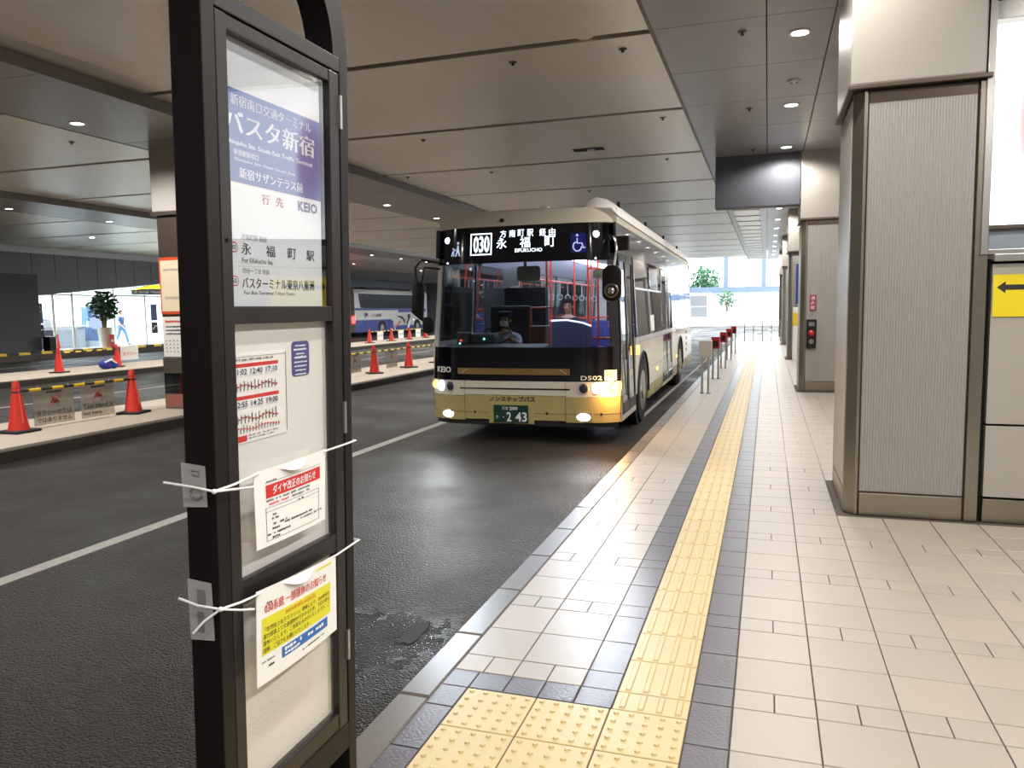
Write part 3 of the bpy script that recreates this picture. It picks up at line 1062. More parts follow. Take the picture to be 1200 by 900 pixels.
# backing and panes
sbox(XB + .012, XB + .018, 1.428, 1.938, .50, 2.375, 'backing', 'black2', bev=0)
XP = XF - .026            # plane of the printed boards
bk = sbox(XP - .010, XP - .004, 1.455, 1.905, .55, 1.70, 'inner_board', 'white', bev=0)
hp = sbox(XP - .010, XP, 1.455, 1.873, 1.733, 2.36, 'header_board', 'white', bev=0)
for z0, z1, mm in ((1.735, 2.343, 'pane_top'), (1.09, 1.700, 'pane'), (.545, 1.044, 'pane')):
    sbox(XF - .016, XF - .013, 1.466, 1.892, z0, z1, 'pane', mm, bev=0)
RY, UZ, NX = (0, 1, 0), (0, 0, 1), (1, 0, 0)
def S_(Y, Z, lift=.0012):
    return sp_(XP + lift, Y, Z)
def flat(name, m, y0, y1, z0, z1, parent, lift=.0006, X=None):
    o = sp_((XP if X is None else X) + lift, y0, z0)
    mb = rect(MB(), o, RY, UZ, 0, y1 - y0, 0, z1 - z0, NX, .0005)
    return mb.obj(name, M[m], parent)
def tx(parent, body, y, z, h, m, w=None, bold=0, align='l', lift=.0016, X=None):
    return text(parent, body, sp_((XP if X is None else X) + lift, y, z), RY, UZ, h, M[m], w, align, bold)
# header: blue field with the stop name, white field with the routes
flat('blue_field', 'header_blue', 1.456, 1.872, 2.022, 2.229, hp)
tx(hp, '新宿南口交通ターミナル', 1.505, 2.192, .026, 'white_print', .325, .01)
tx(hp, 'バスタ新宿', 1.482, 2.130, .052, 'white_print', .360, .02)
tx(hp, 'Shinjuku Sta. South Exit Traffic Terminal', 1.487, 2.102, .014, 'white_print', .345, .01)
tx(hp, '新宿駅新南口', 1.512, 2.082, .014, 'white_print', .09)
tx(hp, 'Shinjuku Sta. New South Exit', 1.512, 2.068, .009, 'white_print', .24)
tx(hp, '新宿サザンテラス前', 1.530, 2.032, .025, 'white_print', .255, .02)
tx(hp, '行', 1.612, 1.983, .024, 'red_print', .028, .02)
tx(hp, '先', 1.668, 1.983, .024, 'red_print', .030, .02)
rt = sbox(XP, XP + .0012, 1.462, 1.868, 1.735, 2.018, 'route_sheet', 'paper', hp.parent, bev=0)
tx(rt, '行', 1.612, 1.983, .024, 'red_print', .028, .02, lift=.002)
tx(rt, '先', 1.668, 1.983, .024, 'red_print', .030, .02, lift=.002)
tx(rt, 'KEIO', 1.762, 1.984, .026, 'navy', .09, .03, lift=.002)
tx(rt, 'K', 1.762, 1.984, .026, 'pink_print', .020, .01, lift=.0017)
tx(rt, '方南町駅 経由', 1.530, 1.892, .014, 'ink_grey', .095, lift=.002)
for z, num in ((1.873, '030'), (1.796, '050')):
    p = rrect(1.476, 1.516, z - .012, z + .012, .011)
    q = rrect(1.479, 1.513, z - .009, z + .009, .008)
    MB().prism([(a - 1.476, b - z) for a, b in p], sp_(XP + .0014, 1.476, z), RY, UZ, (.0003, 0, 0)).obj('route_badge', M['red_print'], rt)
    MB().prism([(a - 1.476, b - z) for a, b in q], sp_(XP + .0018, 1.476, z), RY, UZ, (.0003, 0, 0)).obj('badge_field', M['paper'], rt)
    tx(rt, num, 1.483, z - .006, .012, 'ink', .026, .02, lift=.0024)
for ch, y in (('永', 1.528), ('福', 1.622), ('町', 1.713), ('駅', 1.797)):
    tx(rt, ch, y, 1.858, .027, 'ink', .036, .012, lift=.002)
tx(rt, 'For Eifukucho Sta.', 1.530, 1.840, .011, 'ink', .12, lift=.002)
tx(rt, '四谷一丁目 経由', 1.532, 1.815, .012, 'ink_grey', .10, lift=.002)
tx(rt, 'バスターミナル東京八重洲', 1.528, 1.779, .027, 'ink', .302, .012, lift=.002)
tx(rt, 'For Bus Terminal Tokyo Yaesu', 1.534, 1.763, .011, 'ink', .205, lift=.002)
# timetable sheet
X2 = XP
tt = sbox(X2 - .004, X2 - .002, 1.462, 1.700, 1.414, 1.626, 'timetable_sheet', 'paper', bev=0)
def tflat(n, m, *a, lift=-.0015):
    return flat(n, m, *a, tt, lift=lift)
tflat('rule', 'ink_grey', 1.696, 1.698, 1.42, 1.624)
tflat('rule', 'ink_grey', 1.462, 1.698, 1.6185, 1.6192)
for z0, times in ((1.588, ('11:02', '12:40', '17:10')), (1.511, ('12:55', '14:25', '19:00'))):
    tflat('red_band', 'red_print', 1.470, 1.664, z0 + .006, z0 + .015)
    tflat('white_band', 'white_print', 1.470, 1.664, z0 - .014, z0 + .006)
    for i, s in enumerate(times):
        tx(tt, s, 1.492 + i * .060, z0 - .011, .014, 'ink', .046, .01, lift=.0005)
    for r_ in range(2):
        mb, mr, mk = MB(), MB(), MB()
        for c in range(12):
            yy = 1.50 + c * .0135
            zz = z0 - .020 - r_ * .0 - .030
            o = sp_(X2 - .0008, yy, zz)
            rect(mk if c % 5 == 4 else mb, o, RY, UZ, 0, .0032, 0, .026 * rnd.uniform(.6, 1))
            rect(mr, sp_(X2 - .0004, yy + .001, zz + .009 + .004 * math.sin(c)), RY, UZ, 0, .009, 0, .0035)
        mb.obj('print_column', M['ink_grey'], tt)
        mk.obj('print_column', M['ink'], tt)
        mr.obj('print_route', M['red_print'], tt)
mb, mr = MB(), MB()
for c in range(17):
    rect(mb, sp_(X2 - .0008, 1.475 + c * .0115, 1.438), RY, UZ, 0, .0032, 0, .022 * rnd.uniform(.5, 1))
    rect(mr, sp_(X2 - .0004, 1.474 + c * .0115, 1.446 + .003 * math.sin(c * .7)), RY, UZ, 0, .008, 0, .003)
mb.obj('print_column', M['ink_grey'], tt)
mr.obj('print_route', M['red_print'], tt)
mb = MB()
for j in range(5):
    for q, zz in enumerate((1.548, 1.470)):
        scribble(mb, sp_(X2 - .0008, 1.468, zz + j * .0055), RY, UZ, .028, .004, j + 9 * q)
scribble(mb, sp_(X2 - .0008, 1.54, 1.428), RY, UZ, .12, .004, 3)
scribble(mb, sp_(X2 - .0008, 1.54, 1.421), RY, UZ, .10, .004, 4)
scribble(mb, sp_(X2 - .0008, 1.466, 1.609), RY, UZ, .18, .006, 5)
mb.obj('small_print', M['ink_grey'], tt)
tflat('red_tab', 'red_print', 1.463, 1.534, 1.418, 1.432)
# violet sticker
p = rrect(-.040, .040, -.046, .046, .012)
vs = MB().prism(p, sp_(XP - .0035, 1.7665, 1.600), RY, UZ, (.001, 0, 0)).obj('violet_sticker', M['violet'], sign)
mb = MB()
for j, (w, h) in enumerate(((.05, .006), (.064, .008), (.04, .006), (.058, .010), (.06, .006), (.06, .006), (.05, .006), (.055, .006))):
    scribble(mb, sp_(XP - .0022, 1.7665 - w / 2, 1.632 - j * .0108), RY, UZ, w, h * .8, j + 20, 1)
mb.obj('small_print', M['white_print'], vs)

# pouches hung on ties in front of the sign
def pouch(name, label, corners, slot):
    """hanging laminated sheet, slightly bowed; corners tl,tr,br,bl as (Y,Z)"""
    X = -1.138
    t = thing(name, label, 'notice', (X, (corners[0][0] + corners[1][0]) / 2, corners[3][1]))
    ox, oy, oz = t.location
    nU, nV = 12, 8
    vs, fs = [], []
    tl, tr, br, bl = corners
    for s in (0, .0012):
        for j in range(nV + 1):
            for i in range(nU + 1):
                u, v = i / nU, j / nV
                y = (1 - v) * ((1 - u) * tl[0] + u * tr[0]) + v * ((1 - u) * bl[0] + u * br[0])
                z = (1 - v) * ((1 - u) * tl[1] + u * tr[1]) + v * ((1 - u) * bl[1] + u * br[1])
                x = .006 * math.sin(u * math.pi) + .008 * v
                vs.append((x - s, y - oy, z - oz))
    q = (nU + 1) * (nV + 1)
    for j in range(nV):
        for i in range(nU):
            a = j * (nU + 1) + i
            fs.append((a, a + 1, a + nU + 2, a + nU + 1))
            fs.append((a + q, a + q + nU + 1, a + q + nU + 2, a + q + 1))
    for i in range(nU):
        fs.append((i, i + q, i + 1 + q, i + 1))
        a = nV * (nU + 1) + i
        fs.append((a, a + 1, a + 1 + q, a + q))
    for j in range(nV):
        a = j * (nU + 1)
        fs.append((a, a + nU + 1, a + nU + 1 + q, a + q))
        a += nU
        fs.append((a, a + q, a + nU + 1 + q, a + nU + 1))
    MB().add(vs, fs).obj('sheet', M['paper'], t, smooth=True)
    def at(u, v, lift=.0012):        # u to the right, v down, in 0..1
        y = (1 - v) * ((1 - u) * tl[0] + u * tr[0]) + v * ((1 - u) * bl[0] + u * br[0])
        z = (1 - v) * ((1 - u) * tl[1] + u * tr[1]) + v * ((1 - u) * bl[1] + u * br[1])
        return Vector((.006 * math.sin(u * math.pi) + .008 * v + lift, y - oy, z - oz))
    def warp(o):                      # lay flat print made in unit coordinates onto the bowed sheet
        for vtx in o.data.vertices:
            vtx.co = at(vtx.co.x, vtx.co.y, vtx.co.z)
        return o
    def band(nm, m, u0, u1, v0, v1, lift=.0008, r=0.0):
        mb = MB()
        n = 12
        for i in range(n):
            a, b = u0 + (u1 - u0) * i / n, u0 + (u1 - u0) * (i + 1) / n
            mb.add([(a, v1, lift), (b, v1, lift), (b, v0, lift), (a, v0, lift)], [(0, 1, 2, 3)])
        return warp(mb.obj(nm, M[m], t))
    def word(body, u0, u1, v0, v1, m, bold=0.01, lift=.0014):
        return warp(text(t, body, (u0, v1, lift), (1, 0, 0), (0, -1, 0), v1 - v0, M[m], u1 - u0, bold=bold))
    def small(u0, v, w, h, m, seed, lift=.0012):
        return warp(scribble(MB(), (u0, v + h, lift), (1, 0, 0), (0, -1, 0), w, h, seed).obj('small_print', M[m], t))
    # carrying slot with its turned-out lip
    mb = MB()
    for i in range(10):
        u0, u1 = slot[0] + (slot[1] - slot[0]) * i / 10, slot[0] + (slot[1] - slot[0]) * (i + 1) / 10
        d0, d1 = .05 * math.sin(math.pi * i / 10) + .004, .05 * math.sin(math.pi * (i + 1) / 10) + .004
        mb.add([at(u0, slot[2], .001), at(u1, slot[2], .001), at(u1, slot[2] + d1 * 1.5, .014 * d1 / .054 + .001), at(u0, slot[2] + d0 * 1.5, .014 * d0 / .054 + .001)], [(0, 1, 2, 3)])
    mb.obj('slot_lip', M['paper'], t, smooth=True)
    return t, band, word, small
n1, band, word, small = pouch('timetable_notice', 'white hanging notice with red title band tied across the sign', ((1.500, 1.348), (1.812, 1.350), (1.786, 1.163), (1.490, 1.165)), (.30, .68, .03))
band('title_band', 'red_print', .13, .90, .21, .38)
word('ダイヤ改正のお知らせ', .21, .82, .235, .355, 'white_print', .02)
small(.12, .15, .16, .03, 'ink_grey', 1)
band('rule', 'ink_grey', .12, .90, .175, .181)
for i, (u, v, w, m) in enumerate(((.13, .40, .6, 'ink_grey'), (.16, .45, .28, 'pink_print'), (.46, .45, .3, 'ink_grey'), (.55, .53, .12, 'ink'), (.20, .60, .06, 'ink'), (.19, .65, .10, 'ink'), (.13, .72, .28, 'ink'),
                                  (.19, .78, .10, 'ink'), (.35, .75, .42, 'ink'), (.13, .84, .3, 'ink'), (.55, .80, .38, 'ink_grey'), (.19, .89, .10, 'ink'))):
    small(u, v, w, .030, m, 30 + i)
for v in (.505, .555, .93):
    band('rule', 'ink_grey', .12, .88, v, v + .006)
band('rule', 'ink_grey', .12, .126, .505, .93)
band('rule', 'ink_grey', .874, .88, .505, .93)
n2, band, word, small = pouch('service_notice', 'white hanging notice with yellow text block and blue band on the sign', ((1.490, 1.064), (1.844, 1.045), (1.822, .838), (1.466, .838)), (.28, .66, .02))
band('highlight', 'yellow_print', .70, .92, .06, .085)
small(.07, .15, .12, .03, 'ink_grey', 2)
word('030系統 一部運休のお知らせ', .08, .84, .16, .27, 'red_print', .012)
band('yellow_block', 'yellow_print', .05, .90, .31, .70, .0007)
word('2025年9月14日(日)', .30, .68, .33, .395, 'orange_print', .01)
word('「世界陸上女子マラソン」開催により、030系統の', .08, .88, .41, .465, 'ink', .0)
word('運行経路上で交通規制が行われるため、下記の便を', .06, .88, .48, .535, 'ink', .0)
word('運休いたします。ご迷惑をおかけいたしますが、ご', .06, .88, .55, .605, 'ink', .0)
word('理解、ご協力をお願いいたします。', .06, .60, .625, .68, 'ink', .0)
band('blue_block', 'blue_print', .26, .85, .73, .85, .0009)
small(.29, .745, .22, .045, 'white_print', 51)
small(.29, .80, .20, .035, 'white_print', 52)
small(.53, .76, .31, .05, 'white_print', 53)
small(.05, .76, .14, .02, 'ink_grey', 54)
small(.10, .82, .08, .03, 'ink', 55)
small(.50, .90, .30, .02, 'ink', 56)
# ties
def tie(name, label, strands, z):
    t = thing(name, label, 'tie', (-1.15, 1.386, z))
    for s in strands:
        MB().tube([(x + 1.15, y - 1.386, zz - z) for x, y, zz in s], .0028, 6).obj('strand', M['plastic_white'], t, smooth=True)
    x, y, zz = strands[0][0]
    MB().ball((-1.146 + 1.15, 1.374 - 1.386, 0), .006).obj('knot', M['plastic_white'], t, smooth=True)
    return t
tie('plastic_tie', 'white plastic tie knotted at the upper hanging notice', [
    [(-1.146, 1.374, 1.333), (-1.137, 1.43, 1.337), (-1.134, 1.515, 1.345)], [(-1.146, 1.374, 1.333), (-1.12, 1.42, 1.330), (-1.108, 1.462, 1.326)],
    [(-1.146, 1.374, 1.333), (-1.20, 1.362, 1.344), (-1.262, 1.352, 1.352)], [(-1.134, 1.80, 1.346), (-1.138, 1.90, 1.345), (-1.143, 1.985, 1.345), (-1.18, 1.988, 1.345)]], 1.333)
tie('plastic_tie', 'white plastic tie with trailing end at the lower hanging notice', [
    [(-1.146, 1.374, 1.066), (-1.136, 1.43, 1.062), (-1.134, 1.50, 1.058)], [(-1.146, 1.374, 1.066), (-1.115, 1.40, 1.058), (-1.10, 1.43, 1.050)],
    [(-1.146, 1.374, 1.066), (-1.20, 1.366, 1.072), (-1.248, 1.362, 1.085)], [(-1.146, 1.374, 1.066), (-1.18, 1.36, 1.04), (-1.205, 1.352, 1.012)],
    [(-1.134, 1.83, 1.044), (-1.138, 1.90, 1.045), (-1.143, 1.985, 1.046), (-1.18, 1.988, 1.046)]], 1.066)
# clear tape on the side of the sign
for lab, z0, z1, ch in (('upper patch of clear tape on the dark side of the sign', 1.290, 1.392, '5'), ('lower patch of clear tape on the dark side of the sign', .982, 1.125, 'ア')):
    t = thing('tape_patch', lab, 'tape', (-1.205, 1.3835, z0))
    MB().prism([(-.034, 0), (.031, .004), (.030, z1 - z0 - .006), (-.035, z1 - z0)], (0, 0, 0), (1, 0, 0), (0, 0, 1), (0, -.0012, 0)).obj('film', M['tape'], t)
    if ch == '5':
        MB().tube([(-.008, -.0016, .085), (.014, -.0016, .085), (.014, -.0016, .072), (-.004, -.0016, .076)], .002, 5).obj('mark', M['ink_grey'], t)
        MB().tube([(.016 * math.cos(a * .6) + .004, -.0016, .034 + .014 * math.sin(a * .6)) for a in range(11)], .003, 5).obj('mark', M['ink_grey'], t)
    else:
        MB().box(-.01, .014, -.002, -.0013, .085, .12).obj('mark', M['ink_grey'], t)
        MB().box(-.012, .006, -.002, -.0013, .02, .07).obj('mark', M['ink_grey'], t)

# ------------------------------------------------------------------ people
def finger_set(nodes, edges, wrist, palm_dir, curl, side, s=1.0):
    """palm and five fingers appended to a skin skeleton"""
    d, c, q = Vector(palm_dir).normalized(), Vector(curl).normalized(), Vector(side).normalized()
    w = Vector(wrist)
    def add(p, r, a):
        nodes.append((tuple(p), r))
        edges.append((a, len(nodes) - 1))
        return len(nodes) - 1
    wi = len(nodes) - 1
    pm = add(w + d * .05 * s, .026 * s, wi)
    for off, ln in ((-.030, .062), (-.010, .074), (.010, .070), (.028, .055)):
        a = add(w + d * .095 * s + q * off * s, .0095 * s, pm)
        b = add(w + d * (.095 + ln * .5) * s + q * off * 1.1 * s + c * .018 * s, .0088 * s, a)
        add(w + d * (.095 + ln * .72) * s + q * off * 1.1 * s + c * .05 * s, .0078 * s, b)
    a = add(w + d * .045 * s - q * .040 * s + c * .01 * s, .011 * s, pm)
    add(w + d * .075 * s - q * .055 * s + c * .03 * s, .0095 * s, a)

def skin_mesh(name, nodes, edges, m, parent, level=2):
    me = D.meshes.new(name)
    me.from_pydata([n[0] for n in nodes], edges, [])
    me.materials.append(m)
    o = D.objects.new(name, me)
    COL.objects.link(o)
    o.parent = parent
    sk = o.modifiers.new('skin', 'SKIN')
    sk.use_smooth_shade = True
    for i, n in enumerate(nodes):
        r = n[1] if isinstance(n[1], tuple) else (n[1], n[1])
        me.skin_vertices[0].data[i].radius = r
        me.skin_vertices[0].data[i].use_root = (i == 0)
    sb = o.modifiers.new('smooth', 'SUBSURF')
    sb.levels = sb.render_levels = level
    return o

def chain(nodes, edges, pts, start=None):
    prev = start
    for p, r in pts:
        nodes.append((p, r))
        if prev is not None:
            edges.append((prev, len(nodes) - 1))
        prev = len(nodes) - 1
    return prev

def head_parts(t, c, f, hair='hair', mask=False, cap=None, s=1.0):
    """hair / mask / cap as children round a head at c that looks along -y*f"""
    cx, cy, cz = c
    mb = MB()
    mb.ball((cx, cy + .012 * f, cz + .03 * s), .088 * s, .104 * s, .105 * s, 16, 10)
    mb.v = [(x, y, z) if (y - cy) * f > -.045 * s or z > cz + .055 * s else (x, y + .05 * f * s, max(z, cz + .05 * s)) for x, y, z in mb.v]
    mb.obj('hair', M[hair], t, smooth=True)
    if mask:
        mb = MB()
        mb.ball((cx, cy - .055 * f * s, cz - .045 * s), .062 * s, .052 * s, .052 * s, 14, 8)
        mb.obj('mask', M['white'], t, smooth=True)
        for q in (-1, 1):
            MB().tube([(cx + q * .058 * s, cy - .055 * f * s, cz - .03 * s), (cx + q * .083 * s, cy - .01 * f * s, cz - .005 * s)], .002, 5).obj('mask_loop', M['white'], t)
    if cap:
        mb = MB()
        mb.lathe([(.092 * s, .06 * s), (.108 * s, .10 * s), (.112 * s, .125 * s), (.09 * s, .14 * s), (.004, .145 * s)], (cx, cy, cz))
        mb.obj('cap', M[cap], t, smooth=True)
        MB().prism([(.085 * s * math.cos(a), -.07 * s - .07 * s * math.sin(a)) for a in [math.pi * i / 8 for i in range(9)]], (cx, cy, cz + .058 * s), (1, 0, 0), (0, f, 0), (0, 0, .006)).obj('cap_peak', M['cloth_black'], t)

def face(t, c, f, s=1.0, mouth=True):
    cx, cy, cz = c
    for q in (-1, 1):
        MB().ball((cx + q * .033 * s, cy - .082 * f * s, cz + .012 * s), .012 * s, .008 * s, .008 * s, 8, 6).obj('eye', M['ink'], t, smooth=True)
        MB().ball((cx + q * .080 * s, cy + .005 * f * s, cz - .005 * s), .012 * s, .022 * s, .030 * s, 8, 6).obj('ear', M['skin'], t, smooth=True)
    MB().ball((cx, cy - .095 * f * s, cz - .018 * s), .013 * s, .018 * s, .024 * s, 8, 6).obj('nose', M['skin'], t, smooth=True)
    if mouth:
        MB().box(cx - .022 * s, cx + .022 * s, cy - .092 * f * s, cy - .080 * f * s, cz - .056 * s, cz - .048 * s).obj('mouth', M['pink_print'], t, bev=.002)

def head_chain(c, f, s=1.0):
    x, y, z = c
    return [((x, y + .02 * f * s, z - .10 * s), .052 * s), ((x, y - .012 * f * s, z - .055 * s), (.060 * s, .066 * s)), ((x, y - .004 * f * s, z + .005 * s), (.074 * s, .082 * s)), ((x, y + .006 * f * s, z + .07 * s), (.066 * s, .078 * s)), ((x, y + .008 * f * s, z + .10 * s), .035 * s)]

def seated(name, label, loc, hands, shirt, trouser, rz=0, f=1, **kw):
    """a person sitting, hip at local (0,0,0), facing local -y; hands are two wrist points"""
    t = thing(name, label, 'person', loc, rz)
    n, e = [((0, 0, .05), .12)], []
    top = chain(n, e, [((0, .01, .20), .125), ((0, .015, .36), .13), ((0, .02, .48), .10)], 0)
    neck = chain(n, e, [((0, .015, .545), .055)], top)
    chain(n, e, head_chain((0, 0, .70), 1), neck)
    for s, h in zip((-1, 1), hands):
        h = Vector(h)
        sh = Vector((s * .19, .02, .45))
        el = (sh + h) / 2 + Vector((s * .05, .06, -.10))
        w = chain(n, e, [(tuple(sh), .058), (tuple(el), .044), (tuple(h), .030)], top)
        finger_set(n, e, h, (h - el), (0, -.5, -.6), (s, 0, 0))
    for s in (-1, 1):
        chain(n, e, [((s * .10, -.03, .02), .085), ((s * .13, -.42, .04), .065), ((s * .13, -.45, -.38), .045), ((s * .13, -.52, -.44), .04), ((s * .13, -.60, -.45), .03)], 0)
    skin_mesh('body', n, e, M['skin'], t)
    n, e = [((0, 0, .04), .135)], []
    top = chain(n, e, [((0, .01, .20), .142), ((0, .015, .36), .146), ((0, .02, .475), .112)], 0)
    for s, h in zip((-1, 1), hands):
        h = Vector(h)
        sh = Vector((s * .19, .02, .45))
        el = (sh + h) / 2 + Vector((s * .05, .06, -.10))
        cu = el.lerp(h, .88)
        chain(n, e, [(tuple(sh), .070), (tuple(el), .055), (tuple(cu), .043)], top)
    skin_mesh('jacket', n, e, M[shirt], t)
    n, e = [((0, 0, 0), .13)], []
    for s in (-1, 1):
        chain(n, e, [((s * .10, -.05, .02), .098), ((s * .13, -.42, .04), .078), ((s * .13, -.45, -.36), .06)], 0)
    skin_mesh('trousers', n, e, M[trouser], t)
    face(t, (0, 0, .70), 1, mouth=not kw.get('mask'))
    head_parts(t, (0, 0, .70), 1, **kw)
    return t

def walker(name, label, loc, rz, shirt, trouser):
    """a person in mid-stride, about 1.7 m, facing local -y"""
    t = thing(name, label, 'person', loc, rz)
    def torso(k):
        n, e = [((0, 0, .93), .125 * k)], []
        top = chain(n, e, [((0, .0, 1.10), .12 * k), ((0, -.01, 1.26), .135 * k), ((0, -.01, 1.38), .10 * k)], 0)
        return n, e, top
    arms = {-1: ((-.24, -.06, 1.10), (-.24, -.24, .92)), 1: ((.25, .10, 1.10), (.24, .02, .87))}
    legs = {-1: [((-.09, .02, .88), .09), ((-.10, .10, .50), .062), ((-.10, .34, .16), .04), ((-.10, .38, .06), .036), ((-.10, .28, .035), .03)],
            1: [((.09, -.02, .88), .09), ((.10, -.18, .49), .062), ((.10, -.26, .09), .04), ((.10, -.29, .045), .036), ((.10, -.40, .035), .03)]}
    n, e, top = torso(1)
    nk = chain(n, e, [((0, -.01, 1.45), .05)], top)
    chain(n, e, head_chain((0, -.02, 1.60), 1), nk)
    for s in (-1, 1):
        el, h = arms[s]
        chain(n, e, [((s * .19, 0, 1.35), .055), (el, .042), (h, .028)], top)
        finger_set(n, e, h, Vector(h) - Vector(el), (0, -1, 0), (s, 0, 0))
        chain(n, e, legs[s], 0)
    skin_mesh('body', n, e, M['skin'], t)
    n, e, top = torso(1.1)
    for s in (-1, 1):
        el, h = arms[s]
        chain(n, e, [((s * .19, 0, 1.35), .068), (tuple(Vector((s * .19, 0, 1.35)).lerp(Vector(el), .8)), .056)], top)
    skin_mesh('shirt', n, e, M[shirt], t)
    n, e = [((0, 0, .90), .132)], []
    for s in (-1, 1):
        chain(n, e, [(p, r * 1.16) for p, r in legs[s][:3]], 0)
    skin_mesh('trousers', n, e, M[trouser], t)
    for s in (-1, 1):
        y, z = (.33, .05) if s < 0 else (-.35, .04)
        MB().ball((s * .10, y, z), .05, .13, .05, 12, 8).obj('shoe', M['cloth_black'], t, smooth=True)
    face(t, (0, -.02, 1.60), 1)
    head_parts(t, (0, -.02, 1.60), 1)
    return t

# ------------------------------------------------------------------ the bus
BW, BL = 1.29, 11.3
bus = thing('city_bus', 'cream and yellow city bus with lit destination display pulling in at the kerb', 'bus', (-3.015, 9.42, 0), R_(0.8))
def tum(z):                       # the sides lean in above the waist
    return 0 if z < 1.25 else .055 * (z - 1.25)
def rake(z):
    r = 0 if z < .85 else .07 * (z - .85)
    if z > 2.79:
        r += (z - 2.79) * .75
    return r
def fpt(x, z, off=0.0):
    def P(x, z):
        k = min(1.0, abs(x) / BW)
        return Vector((x * (1 - tum(z) / BW), .20 * k ** 7 + .05 * k ** 2 + rake(z), z))
    p = P(x, z)
    if off:
        xx = max(-BW * .999, min(BW * .999, x))
        a = P(xx + 1e-3, z) - P(xx - 1e-3, z)
        b = P(xx, z + 1e-3) - P(xx, z - 1e-3)
        n = a.cross(b).normalized()
        if n.y > 0:
            n = -n
        p = p + n * off
    return p
def fpatch(name, m, x0, x1, z0, z1, parent=bus, off=0.0, th=.02, nx=None, nz=3, edge=None):
    """a solid patch of the curved front; edge(u) may trim the top"""
    nx = nx or max(2, int((x1 - x0) / .07))
    vs, fs = [], []
    for o in (off, off - th):
        for j in range(nz + 1):
            for i in range(nx + 1):
                u = i / nx
                x = x0 + (x1 - x0) * u
                a, b = z0, z1
                if edge:
                    a, b = edge(x, z0, z1)
                vs.append(fpt(x, a + (b - a) * j / nz, o))
    q = (nx + 1) * (nz + 1)
    for j in range(nz):
        for i in range(nx):
            a = j * (nx + 1) + i
            fs += [(a, a + 1, a + nx + 2, a + nx + 1), (a + q, a + q + nx + 1, a + q + nx + 2, a + q + 1)]
    for i in range(nx):
        fs.append((i, i + q, i + 1 + q, i + 1))
        a = nz * (nx + 1) + i
        fs.append((a, a + 1, a + 1 + q, a + q))
    for j in range(nz):
        a = j * (nx + 1)
        fs.append((a, a + nx + 1, a + nx + 1 + q, a + q))
        a += nx
        fs.append((a, a + q, a + nx + 1 + q, a + nx + 1))
    return MB().add(vs, fs).obj(name, M[m] if isinstance(m, str) else m, parent, smooth=True)
g = .006
# bumper, lamp corners, cream band
def corner_edge(x, a, b):
    k = max(0, min(1, (abs(x + .08) - .66) / .16))
    return a, b
bump = fpatch('bumper', 'bus_yellow', -.76, .60, .30, .615)
fpatch('lamp_corner', 'bus_yellow', -BW, -.768, .28, .60)
fpatch('lamp_corner', 'bus_yellow', .608, BW, .28, .60)
def tl(x, a, b):
    k = max(0, min(1, (-.62 - x) / .16))
    return a, .66 + (b - .66) * k ** .6
def tr(x, a, b):
    k = max(0, min(1, (x - .50) / .16))
    return a, .66 + (b - .66) * k ** .6
fpatch('lamp_surround', 'bus_cream', -BW, -.768, .606, .80)
fpatch('lamp_surround', 'bus_cream', .608, BW, .606, .80)
fpatch('cream_band', 'bus_cream', -.762, .602, .621, .80)
fpatch('band_groove', 'seam', -.83, .66, .692, .712, off=.003, th=.01)
fpatch('chrome_strip', 'chrome', -.80, -.45, .697, .704, off=.006, th=.006)
fpatch('underside_lip', 'rubber', -BW * .98, BW * .98, .22, .29, off=-.03)
fpatch('black_panel', 'black_gloss', -BW, BW, .806, 1.235)
fpatch('gold_strip', 'bus_gold', -.86, .66, .885, .966, off=.004, th=.01)
MB().tube([fpt(-.80, .90, .008), fpt(-.72, .955, .008)], .004, 5).obj('strip_mark', M['bus_cream'], bus)
MB().tube([fpt(.53, .955, .008), fpt(.62, .895, .008)], .004, 5).obj('strip_mark', M['bus_cream'], bus)
fpatch('tow_cover', 'bus_yellow', -.66, -.58, .36, .42, off=.002, th=.006)
for x in (-.62, .36, -.97, 1.05):
    MB().ball(fpt(x, .39, .0), .018, .012, .018, 10, 6).obj('tow_plug', M['rubber'], bus, smooth=True)
fpatch('bumper_seam', 'seam', -1.27, 1.27, .385, .390, off=.0015, th=.005)
# windscreen and its surround
fpatch('windscreen', 'windshield', -1.19, 1.16, 1.235, 2.325, th=.008, nz=6)
fpatch('pillar_trim', 'bus_grey', -BW, -1.19, 1.235, 2.325, nx=4)
fpatch('pillar_trim', 'black2', 1.16, BW, 1.235, 2.325, nx=4)
MB().tube([fpt(BW * .985, z / 100, .012) for z in range(32, 236, 12)], .011, 6).obj('corner_moulding', M['chrome'], bus, smooth=True)
dest = fpatch('destination_panel', 'black_gloss', -BW, BW, 2.325, 2.79, nz=4)
# roof dome
fpatch('front_dome', 'bus_cream', -BW * .985, BW * .985, 2.795, 3.0, nz=5)
for x in (-.78,):
    MB().ball(fpt(-.28, 2.865, .005), .03, .03, .03, 10, 6).obj('dome_camera', M['rubber'], bus, smooth=True)

